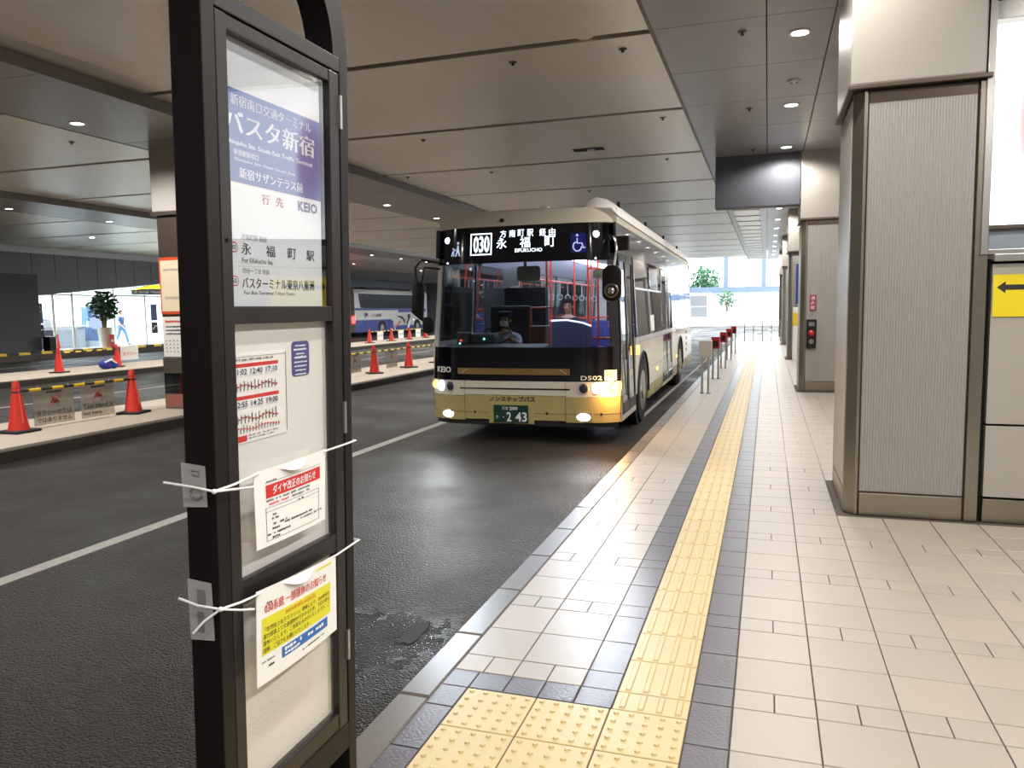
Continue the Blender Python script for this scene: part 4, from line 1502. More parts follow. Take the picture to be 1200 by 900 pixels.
def front_rect(mb, x0, x1, z0, z1, off=.006):
    return mb.add([fpt(x0, z0, off), fpt(x1, z0, off), fpt(x1, z1, off), fpt(x0, z1, off)], [(0, 1, 2, 3)])
def ftext(body, x, z, h, m, w=None, bold=.01, off=.008, parent=None, align='l'):
    o = text(parent or bus, body, (x, z, 0), (1, 0, 0), (0, 1, 0), h, M[m], w, align, bold)
    for v in o.data.vertices:                    # lay the print on the curved panel
        v.co = fpt(v.co.x, v.co.y, off)
    return o
for ch, x in (('方', -.285), ('南', -.155), ('町', -.03), ('駅', .10), ('経', .275), ('由', .405)):
    ftext(ch, x, 2.645, .092, 'led', .088, .0, parent=dest)
for ch, x in (('永', -.335), ('福', .0), ('町', .345)):
    ftext(ch, x, 2.505, .135, 'led', .145, .004, parent=dest)
ftext('EIFUKUCHO', -.07, 2.450, .045, 'led', .38, .0, parent=dest)
ftext('030', -.675, 2.462, .215, 'led', .235, .02, parent=dest)
mb = MB()
for a in ((-.72, -.705, 2.43, 2.71), (-.42, -.405, 2.43, 2.71), (-.72, -.405, 2.43, 2.445), (-.72, -.405, 2.695, 2.71)):
    front_rect(mb, *a, off=.008)
mb.obj('number_frame', M['led'], dest)
mb = front_rect(MB(), .70, .90, 2.42, 2.66, .005)
mb.obj('access_field', mat('access_blue', (36, 40, 140), .3), dest)
def fpath(pts, r, m, name, off=.009):
    return MB().tube([fpt(x, z, off) for x, z in pts], r, 6).obj(name, M[m], dest, smooth=True)
fpath([(.785, 2.60), (.785, 2.535), (.845, 2.535), (.865, 2.475), (.89, 2.482)], .008, 'led_soft', 'access_mark')
fpath([(.785 + .055 * math.cos(R_(a)), 2.495 + .058 * math.sin(R_(a))) for a in range(100, 361, 20)], .008, 'led_soft', 'access_mark')
MB().ball(fpt(.785, 2.635, .006), .016, .006, .016, 10, 6).obj('access_mark', M['led_soft'], dest)
fpath([(-.945, 2.43), (-.92, 2.50), (-.915, 2.56)], .010, 'led_soft', 'walker_mark')
fpath([(-.885, 2.43), (-.905, 2.50), (-.915, 2.57)], .010, 'led_soft', 'walker_mark')
fpath([(-1.01, 2.43), (-1.0, 2.475), (-.985, 2.50)], .008, 'led_soft', 'walker_mark')
fpath([(-.975, 2.43), (-.985, 2.49), (-.945, 2.52)], .007, 'led_soft', 'walker_mark')
MB().ball(fpt(-.915, 2.60, .006), .016, .006, .018, 10, 6).obj('walker_mark', M['led_soft'], dest)
MB().ball(fpt(-.99, 2.525, .006), .012, .006, .013, 10, 6).obj('walker_mark', M['led_soft'], dest)
for x in (-1.10, 1.03):
    MB().ball(fpt(x, 2.645, 0), .042, .02, .040, 14, 8).obj('marker_lamp', M['headlamp'], bus, smooth=True)
    MB().ball(fpt(x * .985, 2.345, 0), .013, .012, .013, 10, 6).obj('marker_lamp', M['led'], bus, smooth=True)
ftext('KEIO', -1.195, .900, .078, 'white_print', .235, .02)
ftext('D502', .80, .822, .055, 'white_print', .26, .01)
front_rect(MB(), 1.085, 1.225, .815, .945, .006).obj('card_sticker', M['paper'], bus)
ftext('IC', 1.115, .85, .06, 'orange_print', .08, .02, off=.009)
ftext('ノンステップバス', -.41, .535, .070, 'ink', .62, .03)
# plate
pl_ = MB().box(-.352, .118, -.012, .0, .262, .492).obj('number_plate', M['plate_green'], bus, bev=.006, loc=(0, -.006, 0))
MB().box(-.42, .19, -.004, .02, .25, .53).obj('plate_recess', M['bus_yellow'], bus, bev=.004)
def ptext(body, x, z, h, w, b=.01):
    return text(pl_, body, (x, -.0135, z), (1, 0, 0), (0, 0, 1), h, M['white_print'], w, 'l', b)
ptext('杉並', -.235, .428, .045, .085)
ptext('200', -.135, .428, .045, .11, .02)
ptext('か', -.32, .315, .042, .035)
ptext('・', -.225, .325, .018, .018)
ptext('2', -.175, .278, .125, .065, .02)
ptext('43', -.055, .278, .125, .155, .02)
# lamps
def lens(x, z, r, m, nm, depth=.02, rz=None):
    p = fpt(x, z, .0)
    return MB().ball(p, r, depth, rz or r, 18, 10).obj(nm, M[m], bus, smooth=True)
for x, z, r, m, nm in ((-1.22, .735, .052, 'amber', 'indicator_lamp'), (-1.115, .722, .066, 'headlamp', 'headlamp'), (-.975, .718, .058, 'lens_dark', 'dipped_lamp'),
                       (.83, .712, .055, 'lens_dark', 'dipped_lamp'), (.99, .722, .066, 'headlamp_warm', 'headlamp'), (1.165, .725, .070, 'amber', 'indicator_lamp')):
    lens(x, z, r, m, nm)
    p = fpt(x, z, .004)
    MB().tube([p + Vector(((r + .012) * math.cos(a * .314), 0, (r + .012) * math.sin(a * .314))) for a in range(20)], .008, 6, True).obj('lamp_bezel', M['bus_grey'], bus, smooth=True)
for x in (-1.0, .83):
    lens(x, .352, .095, 'headlamp', 'fog_lamp', .02, .048)
    MB().box(x - .12, x + .12, fpt(x, .35).y - .004, fpt(x, .35).y + .02, .285, .42).obj('fog_recess', M['bus_yellow'], bus, bev=.005)
def head_light(x, z, w, col, ang, tilt, aim=0):
    ld = D.lights.new('headlamp_beam', 'SPOT')
    ld.energy = w
    ld.color = col
    ld.spot_size = R_(ang)
    ld.spot_blend = .8
    ld.shadow_soft_size = .05
    o = D.objects.new('headlamp_beam', ld)
    COL.objects.link(o)
    o.parent = bus
    o.location = fpt(x, z, .10)
    o.rotation_euler = (R_(-90 + tilt) * -1 + math.pi * 0, 0, 0)
    d = Vector((aim, -1, -math.tan(R_(tilt)))).normalized()
    o.rotation_euler = d.to_track_quat('-Z', 'Y').to_euler()
    return o
for x in (-1.115, .99):
    head_light(x, .722, HEAD_W, (.92, .96, 1), 90, 1)
for x in (-1.10, 1.03):
    o = head_light(x, 2.645, MARK_W, (.80, .89, 1), 104, 18)
    o.name = o.data.name = 'marker_beam'
ld = D.lights.new('indicator_glow', 'POINT')
ld.energy = 14
ld.color = (1, .5, .12)
ld.shadow_soft_size = .06
lo = D.objects.new('indicator_glow', ld)
COL.objects.link(lo)
lo.parent = bus
lo.location = fpt(1.165, .725, .10)
# body sides --------------------------------------------------------
def side(name, m, s, y0, y1, z0, z1, off=0.0, th=.03, parent=bus, bev=0):
    mb = MB()
    vs = []
    for o in (off, off - th):
        for y, z in ((y0, z0), (y1, z0), (y1, z1), (y0, z1)):
            vs.append((s * (BW - tum(z) + o), y, z))
    mb.add(vs, [(0, 1, 2, 3), (7, 6, 5, 4), (0, 4, 5, 1), (1, 5, 6, 2), (2, 6, 7, 3), (3, 7, 4, 0)])
    return mb.obj(name, M[m] if isinstance(m, str) else m, parent, bev=bev)
def side_poly(name, m, s, pts, off=0.0, th=.03, parent=bus):
    return MB().prism([(a, b) for a, b in pts], (s * (BW + off), 0, 0), (0, 1, 0), (0, 0, 1), (-s * th, 0, 0)).obj(name, M[m], parent)
def arch_pts(yc, r, y0, y1, z0, z1):
    pts = [(y0, z0)]
    a0 = math.acos(max(-1, min(1, (z0 - .48) / r))) if False else 0
    th0 = math.asin((z0 - .48) / r)
    n = 14
    for i in range(n + 1):
        t = math.pi - th0 - (math.pi - 2 * th0) * i / n
        pts.append((yc + r * math.cos(t), .48 + r * math.sin(t)))
    return pts + [(y1, z0), (y1, z1), (y0, z1)]
FW_, RW_ = 2.15, 8.15
YS = .25
for s in (1, -1):
    door_side = s == 1
    side_poly('wheel_panel', 'bus_cream', s, arch_pts(FW_, .58, 1.42 if door_side else YS, 3.0, .50, 1.22))
    side_poly('wheel_panel', 'bus_cream', s, arch_pts(RW_, .58, 7.2, 9.2, .50, 1.22))
    for a, b in (((3.0, 4.75), (6.5, 7.2), (9.2, BL)) if door_side else ((3.0, 5.0), (5.0, 7.2), (9.2, BL))):
        side('skirt_panel', 'bus_cream', s, a + .004, b - .004, .78, 1.22)
        side('skirt_panel', 'bus_cream', s, a + .004, b - .004, .50, .772)
    for a, b in (((2.76, 4.75), (6.5, 7.54), (8.76, BL)) if door_side else ((YS, 1.54), (2.76, 7.54), (8.76, BL))):
        side('yellow_skirt', 'bus_yellow', s, a, b, .30, .495)
    side('waist_rail', 'bus_grey', s, 1.45 if door_side else YS, BL, 1.225, 1.30)
    side('cant_rail', 'bus_band', s, YS, BL, 2.42, 2.79)
    wins = [(1.60, 2.95), (3.05, 4.70), (6.55, 8.0), (8.1, 9.6), (9.7, 11.1)] if door_side else [(.55, 1.7), (1.85, 3.4), (3.5, 5.1), (5.2, 6.8), (6.9, 8.4), (8.5, 9.9), (10.0, 11.1)]
    for a, b in wins:
        wf = side('window_frame', 'bus_band', s, a - .07, a, 1.30, 2.42)
        side('glass', 'side_glass', s, a, b, 1.30, 2.42, -.004, .008, wf)
        side('transom', 'steel_light', s, a, b, 1.98, 2.01, .003, .012, wf)
    side('window_frame', 'bus_band', s, 11.1, BL, 1.30, 2.42)
    # wheels
    for yc in (FW_, RW_):
        x = s * (BW - .14)
        w = MB().lathe([(.20, -.13), (.46, -.13), (.485, -.10), (.49, -.05), (.49, .05), (.485, .10), (.46, .13), (.30, .13), (.28, .10), (.10, .06)], (x, yc, .49), 'x', 36).obj('wheel', M['rubber'], bus, smooth=True)
        e = s * .135
        prof = [(.30, 0), (.285, -.01), (.26, -.055), (.14, -.06), (.13, .02), (.06, .035), (.004, .036)]
        if s < 0:
            prof = [(r, -h) for r, h in prof]
        MB().lathe(prof, (x + e, yc, .49), 'x', 28).obj('rim', M['steel_light'], w, smooth=True)
        mb = MB()
        for i in range(10):
            t = i * math.pi / 5
            mb.cyl((x + e - s * .06, yc + .20 * math.cos(t), .49 + .20 * math.sin(t)), (x + e - s * .02, yc + .20 * math.cos(t), .49 + .20 * math.sin(t)), .022, .02, 8)
        mb.obj('wheel_nuts', M['chrome'], w)
        mb = MB()
        n = 16
        ring = []
        for i in range(n + 1):
            t = math.pi * 1.06 * i / n - .03 * math.pi
            ring.append((s * (BW + .004), yc + .585 * math.cos(t), .48 + .585 * math.sin(t)))
        mb.tube(ring, .018, 6).obj('arch_trim', M['rubber'], bus, smooth=True)
        MB().lathe([(.575, -.36), (.575, -.02)], (s * (BW - .02) if s > 0 else s * (BW - .40), yc, .49), 'x', 24).obj('arch_liner', M['rubber'], bus)
# kerb-side details: folding front door, sliding middle door, lamps, stickers
for a, b in ((.30, .84), (.86, 1.42)):
    dr = side('front_door', 'black2', 1, a, a + .05, .36, 2.42, .0, .04)
    side('door_frame', 'black2', 1, b - .05, b, .36, 2.42, .0, .04, dr)
    side('door_frame', 'black2', 1, a + .05, b - .05, .36, .50, .0, .04, dr)
    side('door_frame', 'black2', 1, a + .05, b - .05, 2.32, 2.42, .0, .04, dr)
    side('glass', 'side_glass', 1, a + .05, b - .05, .50, 2.32, -.012, .008, dr)
    side('handrail', 'pole', 1, (a + b) / 2 - .012, (a + b) / 2 + .012, .8, 1.9, -.06, .02, dr)
side('sill_step', 'bus_cream', 1, .28, 1.42, .285, .355)
for a, b in ((4.78, 5.60), (5.64, 6.47)):
    dr = side('middle_door', 'bus_band', 1, a, a + .06, .36, 2.40, .008, .03)
    side('door_frame', 'bus_band', 1, b - .06, b, .36, 2.40, .008, .03, dr)
    side('door_frame', 'bus_band', 1, a + .06, b - .06, .36, .50, .008, .03, dr)
    side('door_frame', 'bus_band', 1, a + .06, b - .06, 2.30, 2.40, .008, .03, dr)
    side('glass', 'side_glass', 1, a + .06, b - .06, .50, 2.30, .0, .008, dr)
side('sill_step', 'bus_cream', 1, 4.75, 6.5, .285, .355)
side('side_sign', 'black_gloss', 1, 3.1, 4.2, 2.02, 2.36, .012, .02)
side('white_sticker', 'paper', 1, 3.1, 3.55, 1.34, 1.60, .004, .004)
side('side_indicator', 'amber', 1, 1.48, 1.60, 1.06, 1.18, .02, .02)
for i, z in enumerate((.66, .80, .94, 1.08)):
    side('vent_slot', 'seam', 1, 9.6, 9.85, z, z + .07, .003, .004)
for y in (3.9, 7.35):
    MB().ball((BW + .002, y, .68), .012, .05, .03, 10, 6).obj('side_marker', M['amber'], bus, smooth=True)
# roof, rear, floor
prof = [(-1.205, 2.79), (-1.20, 2.90), (-1.13, 2.98), (-.6, 3.015), (0, 3.025), (.6, 3.015), (1.13, 2.98), (1.20, 2.90), (1.205, 2.79), (1.12, 2.79), (0, 2.88), (-1.12, 2.79)]
MB().prism(prof, (0, .36, 0), (1, 0, 0), (0, 0, 1), (0, BL - .4, 0)).obj('roof', M['bus_cream'], bus, smooth=True)
mb = MB().box(-BW + .02, BW - .02, BL - .04, BL, .35, 1.3).box(-BW + .06, BW - .06, BL - .04, BL, 2.3, 2.80)
mb.box(-BW + .04, -.95, BL - .04, BL, 1.3, 2.3).box(.95, BW - .04, BL - .04, BL, 1.3, 2.3)
mb.obj('rear_wall', M['bus_cream'], bus)
MB().box(-.95, .95, BL - .03, BL - .02, 1.3, 2.3).obj('rear_window', M['side_glass'], bus)
fl = MB().box(-BW + .04, BW - .04, .3, 1.52, .28, .34).box(-.62, .62, 1.5, BL - .1, .28, .34).box(-BW + .04, BW - .04, 2.8, 7.5, .28, .34).box(-BW + .04, BW - .04, 8.8, BL - .05, .28, .34)
fl.obj('floor_pan', M['int_dark'], bus)
# roof equipment
mb = MB()
pod = [(0.74, 2.92), (.78, 3.14), (.86, 3.20), (1.0, 3.16), (1.15, 3.04), (1.215, 2.88)]
ys = [(.36, .35), (.50, .75), (.8, .95), (1.4, 1.0), (10.2, 1.0), (10.8, .9), (11.0, .6)]
vs = []
for y, k in ys:
    for x, z in pod:
        vs.append((x, y, 2.88 + (z - 2.88) * k if z > 2.88 else z))
n = len(pod)
fs = [(i * n + j, i * n + j + 1, (i + 1) * n + j + 1, (i + 1) * n + j) for i in range(len(ys) - 1) for j in range(n - 1)]
fs += [tuple(range(n)), tuple(range(len(ys) * n - 1, (len(ys) - 1) * n - 1, -1))]
mb.add(vs, fs).obj('roof_fairing', M['white'], bus, smooth=True)
MB().box(-.95, .70, 2.6, 5.2, 2.96, 3.16).obj('roof_unit', M['bus_cream'], bus, bev=.05, smooth=True)
MB().box(-.80, .60, 6.4, 9.0, 2.96, 3.13).obj('roof_unit', M['bus_cream'], bus, bev=.05, smooth=True)
MB().frus(.10, 1.0, 2.99, 3.13, .09, .16, .05, .07).obj('antenna_fin', M['white'], bus, bev=.02, smooth=True)
for y in (1.2, 3.9, 6.6, 9.4):
    MB().box(1.06, 1.10, y, y + .04, 3.08, 3.16).obj('fairing_clip', M['rubber'], bus)
# mirrors
mir = MB().tube([(-1.19, .30, 2.36), (-1.40, .16, 2.40), (-1.46, .10, 2.30), (-1.44, .08, 2.05)], .016, 8).tube([(-1.19, .30, 2.28), (-1.36, .18, 2.30), (-1.40, .12, 2.05)], .014, 8).obj('mirror_arm', M['black'], bus, smooth=True)
MB().prism([(-.09, -.02), (.06, -.14), (.09, .34), (.02, .40), (-.06, .36)], (-1.43, .05, 1.72), (1, 0, 0), (0, 0, 1), (0, .09, 0)).obj('mirror_head', M['black'], mir, bev=.02, smooth=True)
MB().prism(rrect(-.07, .07, -.11, .11, .05), (-1.29, .06, 1.53), (1, 0, 0), (0, 0, 1), (0, .07, 0)).obj('mirror_head', M['black'], mir, bev=.012, smooth=True)
mir = MB().tube([(1.16, .22, 2.62), (1.25, .02, 2.55), (1.27, -.06, 2.40), (1.24, -.08, 2.2)], .014, 8).obj('mirror_arm', M['chrome'], bus, smooth=True)
MB().prism(rrect(-.115, .115, -.22, .22, .10), (1.22, -.14, 2.02), (1, 0, 0), (0, 0, 1), (0, .10, 0)).obj('mirror_head', M['black'], mir, bev=.02, smooth=True)
MB().tube([(1.22 + .075 * math.cos(a * .314), -.15, 1.93 + .075 * math.sin(a * .314)) for a in range(20)], .014, 6, True).obj('convex_rim', M['steel'], mir, smooth=True)
MB().ball((1.22, -.145, 1.93), .05, .03, .05).obj('convex_mirror', M['chrome'], mir, smooth=True)
MB().box(1.20, 1.36, .30, .42, 2.44, 2.62).obj('door_camera', M['black'], bus, bev=.02)
# interior ------------------------------------------------------------
MB().box(-1.18, 1.18, .45, BL - .1, 2.74, 2.78).obj('inner_ceiling', M['int_light'], bus)
for s in (-1, 1):
    MB().box(s * .62 - .05, s * .62 + .05, 1.6, 10.8, 2.69, 2.74).obj('tube_lamp', M['tube'], bus)
    MB().prism([(s * 1.17, 2.40), (s * 1.17, 2.74), (s * .80, 2.74)], (0, 1.9, 0), (1, 0, 0), (0, 0, 1), (0, 8.9, 0)).obj('coving', M['int_mid'], bus)
MB().prism([(.30, .85), (.30, 1.22), (.55, 1.26), (.80, 1.20), (.80, .85)], (-1.19, 0, 0), (0, 1, 0), (0, 0, 1), (1.45, 0, 0)).obj('dashboard', M['int_dark'], bus, bev=.02)
MB().prism([(.30, .85), (.30, 1.10), (.55, 1.10), (.55, .85)], (.27, 0, 0), (0, 1, 0), (0, 0, 1), (.85, 0, 0)).obj('dashboard', M['int_dark'], bus, bev=.02)
MB().box(-.92, -.52, .56, .80, 1.24, 1.40).obj('instrument_hood', M['int_dark'], bus, bev=.04)
st = MB()
cx, cy, cz = -.64, .95, 1.36
ring = []
for a in range(28):
    t = a * 2 * math.pi / 28
    ring.append((cx + .235 * math.cos(t), cy + .235 * math.sin(t) * .88, cz + .235 * math.sin(t) * .48))
st.tube(ring, .016, 8, True)
wheel = st.obj('steering_wheel', M['black'], bus, smooth=True)
sm = MB().tube([(cx, cy, cz - .01), (cx, cy - .22, cz - .35)], .03, 8)
for t in (.4, math.pi - .4, -math.pi / 2):
    sm.tube([(cx, cy, cz), (cx + .23 * math.cos(t), cy + .23 * math.sin(t) * .88, cz + .23 * math.sin(t) * .48)], .014, 6)
sm.obj('wheel_spokes', M['int_dark'], wheel)
MB().box(-.95, -.30, 1.62, 1.76, .80, 1.78).obj('driver_seat_back', M['int_dark'], bus, bev=.05)
MB().box(-.92, -.34, 1.10, 1.65, .70, .82).obj('driver_seat', M['int_dark'], bus, bev=.04)
MB().box(-1.15, -.12, 1.95, 2.0, .34, 2.05).obj('driver_partition', M['int_mid'], bus)
MB().box(-.80, -.15, 1.90, 1.94, 1.45, 2.05).obj('partition_screen', M['int_dark'], bus)
MB().box(-.80, -.55, 1.85, 1.89, 2.08, 2.35).obj('notice_board', M['int_light'], bus)
MB().box(-.13, .10, .95, 1.25, .34, 1.49).obj('fare_box', mat('fare_box', (92, 52, 44), .5), bus, bev=.02)
MB().tube([(-.22, 1.3, .34), (-.22, 1.3, 1.7), (-.18, 1.3, 1.74), (.12, 1.3, 1.74)], .014, 8).obj('partition_rail', M['pole'], bus, smooth=True)
MB().prism(rrect(-.20, .13, 2.10, 2.30, .05), (0, .60, 0), (1, 0, 0), (0, 0, 1), (0, .03, 0)).obj('interior_mirror', M['int_light'], bus, bev=.006)
MB().box(-.10, -.06, .60, .63, 2.30, 2.70).obj('mirror_stem', M['int_mid'], bus)
MB().box(.52, .72, 2.2, 2.24, 2.18, 2.30).obj('next_stop_sign', mat('dull_olive', (122, 124, 84), .5), bus)
# clear side window board and small dash clutter seen low in the screen
MB().box(-1.05, -.88, .50, .66, 1.26, 1.42).obj('dash_unit', M['int_dark'], bus, bev=.02)
MB().ball((-.96, .44, 1.31), .014).obj('dash_lamp', M['red_led'], bus)
MB().ball((-.97, .42, 1.27), .012).obj('dash_lamp', M['green_led'], bus)
MB().ball((-.62, .42, 1.33), .014).obj('dash_lamp', M['green_led'], bus)
poles = [(-.15, 2.0), (.36, 2.6), (.52, 2.6), (-.45, 3.4), (.45, 4.6), (-.45, 5.2), (.45, 6.6), (-.45, 6.8)]
for x, y in poles:
    MB().tube([(x, y, .34), (x, y, 2.74)], .017, 8).obj('grab_pole', M['pole'], bus, smooth=True)
MB().tube([(.36, 2.6, 2.35), (.75, 2.6, 2.32), (1.1, 2.6, 2.1)], .016, 8).obj('grab_rail', M['pole'], bus, smooth=True)
MB().tube([(.36, 2.6, 1.25), (1.1, 2.6, 1.25)], .016, 8).obj('grab_rail', M['pole'], bus, smooth=True)
for s in (-1, 1):
    MB().tube([(s * .5, 2.6, 2.2), (s * .5, 10.5, 2.2)], .015, 8).obj('grab_rail', M['pole'], bus, smooth=True)
    for i in range(12):
        y = 3.0 + i * .62
        h = MB().tube([(s * .5, y, 2.2), (s * .5, y, 1.98)], .009, 6)
        h.tube([(s * .5 + .05 * math.cos(t * .63), y, 1.93 + .05 * math.sin(t * .63)) for t in range(10)], .009, 6, True)
        h.obj('hand_strap', M['int_light'], bus, smooth=True)
for s in (-1, 1):
    for y in (3.3, 4.15, 5.0, 6.9, 7.8, 8.7, 9.6):
        if s > 0 and 4.6 < y < 6.6:
            continue
        b = MB().box(s * .85 - .40, s * .85 + .30, y + .32, y + .42, .80, 1.42).obj('seat_back', M['seat_blue'], bus, bev=.04, smooth=True)
        MB().box(s * .85 - .38, s * .85 + .28, y - .12, y + .34, .70, .82).obj('seat_cushion', M['seat_blue'], b, bev=.03, smooth=True)
        MB().tube([(s * .85 - .36, y + .37, 1.30), (s * .85 - .34, y + .37, 1.50), (s * .85 + .26, y + .37, 1.50), (s * .85 + .28, y + .37, 1.30)], .014, 8).obj('seat_handle', M['pole'], b, smooth=True)
MB().prism([(-.10, 1.0), (.55, 1.0), (.55, 1.42), (.40, 1.50), (-.02, 1.54), (-.10, 1.5)], (-.10, 2.45, 0), (1, 0, 0), (0, 0, 1), (0, .05, 0)).obj('luggage_screen', mat('screen_blue_grey', (88, 92, 128), .5), bus, bev=.01)
MB().tube([(-.20, 2.44, 1.535), (.05, 2.44, 1.545), (.30, 2.44, 1.50), (.44, 2.44, 1.45)], .012, 6).obj('screen_trim', M['led'], bus)

# people on board, sitting on the bus seats
BM = Matrix.Translation((-3.015, 9.42, 0)) @ Matrix.Rotation(R_(0.8), 4, 'Z')
def inb(x, y, z):
    return tuple(BM @ Vector((x, y, z)))
seated('bus_driver', 'masked bus driver in grey uniform and cap with both hands on the wheel', inb(-.64, 1.42, .86), ((-.20, -.37, .44), (.20, -.37, .44)), 'uniform', 'cloth_navy', R_(.8), mask=True, cap='cloth_navy')
seated('passenger', 'dark-haired passenger in black seated behind the driver beside the orange poles', inb(-.06, 3.02, 1.06), ((-.10, -.30, .12), (.10, -.30, .12)), 'cloth_black', 'cloth_navy', R_(.8))
seated('passenger', 'passenger in dark blue further back in the bus', inb(.75, 4.18, .86), ((-.10, -.30, .12), (.10, -.30, .12)), 'cloth_navy', 'cloth_black', R_(.8))
seated('passenger', 'passenger in pale blue near the rear seats of the bus', inb(.62, 6.95, .86), ((-.10, -.30, .12), (.10, -.30, .12)), 'cloth_blue', 'cloth_black', R_(.8))
MB().box(-.35, .25, 2.80, 3.30, .90, .98).obj('seat_cushion', M['seat_blue'], bus, bev=.03, smooth=True)

# ------------------------------------------------------------------ highway coach, seen from its off side
co = thing('highway_coach', 'white and blue highway coach parked beyond the cones', 'coach', (-27.0, 47.4, 0))
CL, CH = 12.0, 3.35
def cside(name, m, y0, y1, z0, z1, off=0.0, th=.05, parent=co, bev=0):
    return MB().box(-th + off, off, y0, y1, z0, z1).obj(name, M[m], parent, bev=bev)
MB().prism([(-2.45, .3), (-.02, .3), (-.02, 3.05), (-.12, 3.28), (-.3, 3.35), (-2.15, 3.35), (-2.35, 3.28), (-2.45, 3.05)], (0, .02, 0), (1, 0, 0), (0, 0, 1), (0, CL - .04, 0)).obj('body', M['coach_white'], co, bev=.04)
def cpoly(name, m, pts, off, th=.01):
    return MB().prism(pts, (off, 0, 0), (0, 1, 0), (0, 0, 1), (-th, 0, 0)).obj(name, M[m], co)
cpoly('window_band', 'coach_glass', [(.85, 2.00), (11.0, 1.86), (11.3, 2.2), (11.2, 2.98), (.55, 3.0)], .006)
cpoly('blue_stripe', 'coach_blue', [(.0, 1.83), (6.6, 1.83), (6.7, 1.66), (11.6, 1.66), (11.7, 1.95), (11.0, 1.93), (.0, 2.0)], .009)
cpoly('blue_skirt', 'coach_blue', [(.0, .30), (3.4, .30), (6.0, .30), (5.4, 1.15), (.0, 1.15)], .009)
cpoly('blue_skirt', 'coach_blue', [(6.2, .30), (CL, .30), (CL, .62), (6.0, .66)], .010)
for yc in (3.9, 9.95):
    w = MB().lathe([(.2, -.3), (.47, -.3), (.5, -.26), (.5, -.04), (.47, 0), (.3, .01), (.28, -.04), (.1, -.05)], (.02, yc, .5), 'x', 26).obj('wheel', M['rubber'], co, smooth=True)
    MB().lathe([(.29, .012), (.2, -.02), (.1, .03), (.004, .032)], (.02, yc, .5), 'x', 20).obj('hub', M['steel'], w, smooth=True)
    MB().tube([(.012, yc + .56 * math.cos(t * math.pi / 12), .5 + .56 * math.sin(t * math.pi / 12)) for t in range(13)], .03, 6).obj('arch_trim', M['rubber'], co)
MB().prism([(3.9 + .56 * math.cos(t * math.pi / 12), .5 + .56 * math.sin(t * math.pi / 12)) for t in range(13)], (.012, 0, 0), (0, 1, 0), (0, 0, 1), (-.01, 0, 0)).obj('arch_recess', M['rubber'], co)
MB().prism([(9.95 + .56 * math.cos(t * math.pi / 12), .5 + .56 * math.sin(t * math.pi / 12)) for t in range(13)], (.012, 0, 0), (0, 1, 0), (0, 0, 1), (-.01, 0, 0)).obj('arch_recess', M['rubber'], co)
for y0 in (1.25, 5.0):
    cside('hatch', 'coach_blue', y0, y0 + .7, .45, 1.05, .018, .01)
def ctext(b, y, z, h, m, w):
    return text(co, b, (.022, y, z), (0, 1, 0), (0, 0, 1), h, M[m], w, 'l', .02)
ctext('JR', 1.3, 1.34, .32, 'ink', .55)
ctext('バス関東', 2.35, 1.36, .22, 'ink_grey', 1.5)
# the bird emblem on the flank
bird = [[(6.1, 1.42), (7.2, 1.35), (7.75, 1.05), (7.7, .78), (7.35, 1.1), (6.7, 1.28)], [(8.2, 1.5), (8.65, 1.5), (8.7, 1.25), (8.45, 1.0), (8.1, .72), (7.95, .82), (8.3, 1.1)],
        [(8.45, 1.0), (8.75, 1.2), (8.6, .7), (8.3, .2), (8.15, .5)]]
for i, b in enumerate(bird):
    cpoly('emblem', ('ink', 'ink', 'white_print')[i], b, .016 + i * .002, .004)
cpoly('emblem', 'pink_print', [(6.0, .6), (6.9, 1.05), (7.0, .9), (6.2, .5)], .02, .004)
for z in (.95, 1.2):
    MB().box(-.25, .0, -.03, .02, z, z + .22).obj('tail_lamp', M['tail'], co, bev=.02)
MB().ball((.0, 5.35, .33), .06, .14, .10).obj('side_lamp', M['green_led'], co)
MB().ball((.0, 9.3, 1.05), .03, .06, .05).obj('side_lamp', M['led'], co)
MB().box(-2.1, -.4, 2.2, 9.5, 3.34, 3.50).obj('roof_unit', M['rubber'], co, bev=.04)
MB().tube([(-.1, 12.0, 2.9), (.1, 12.35, 2.9), (.1, 12.4, 2.5)], .03, 6).obj('mirror', M['black'], co)

# ------------------------------------------------------------------ cones, bars and hanging notices on the islands
def make_cone(nm='traffic_cone', m='cone', band=True):
    t = thing(nm, 'x', 'traffic cone')
    MB().cham(-.19, .19, -.19, .19, 0, .035, .012).obj('base', M['rubber'], t)
    MB().lathe([(.135, .03), (.13, .05), (.115, .14), (.050, .60), (.046, .66), (.034, .70), (.004, .705)], n=20).obj('body', M[m], t, smooth=True)
    MB().lathe([(.0575, .595), (.054, .61), (.050, .62), (.044, .62)], n=20).obj('collar', M['cone_dark'], t, smooth=True)
    MB().tube([(.118, -.02, .14), (.054, -.01, .60)], .006, 5).obj('seam_strip', M['cone_band'], t)
    return t
c0 = make_cone()
cones = [(-9.75, 7.86, 'red traffic cone cut by the picture edge at the end of the barrier bar'),
         (-9.72, 9.86, 'red traffic cone on the island kerb before the pillar with posters'),
         (-9.55, 15.55, 'red traffic cone hidden behind the bus stop sign'),
         (-9.52, 17.6, 'big red traffic cone between the sign and the bus on the first island'),
         (-9.52, 19.6, 'big red traffic cone on the first island next to the bus mirror'),
         (-9.52, 21.6, 'red traffic cone hidden behind the bus front')]
cs = []
for i, (x, y, lab) in enumerate(cones):
    o = c0 if i == 0 else copy_tree(c0)
    o.location = (x, y, PZ)
    o.rotation_euler = (0, 0, .25 * i)
    o['label'] = lab
    o['group'] = 'traffic cones on the first island'
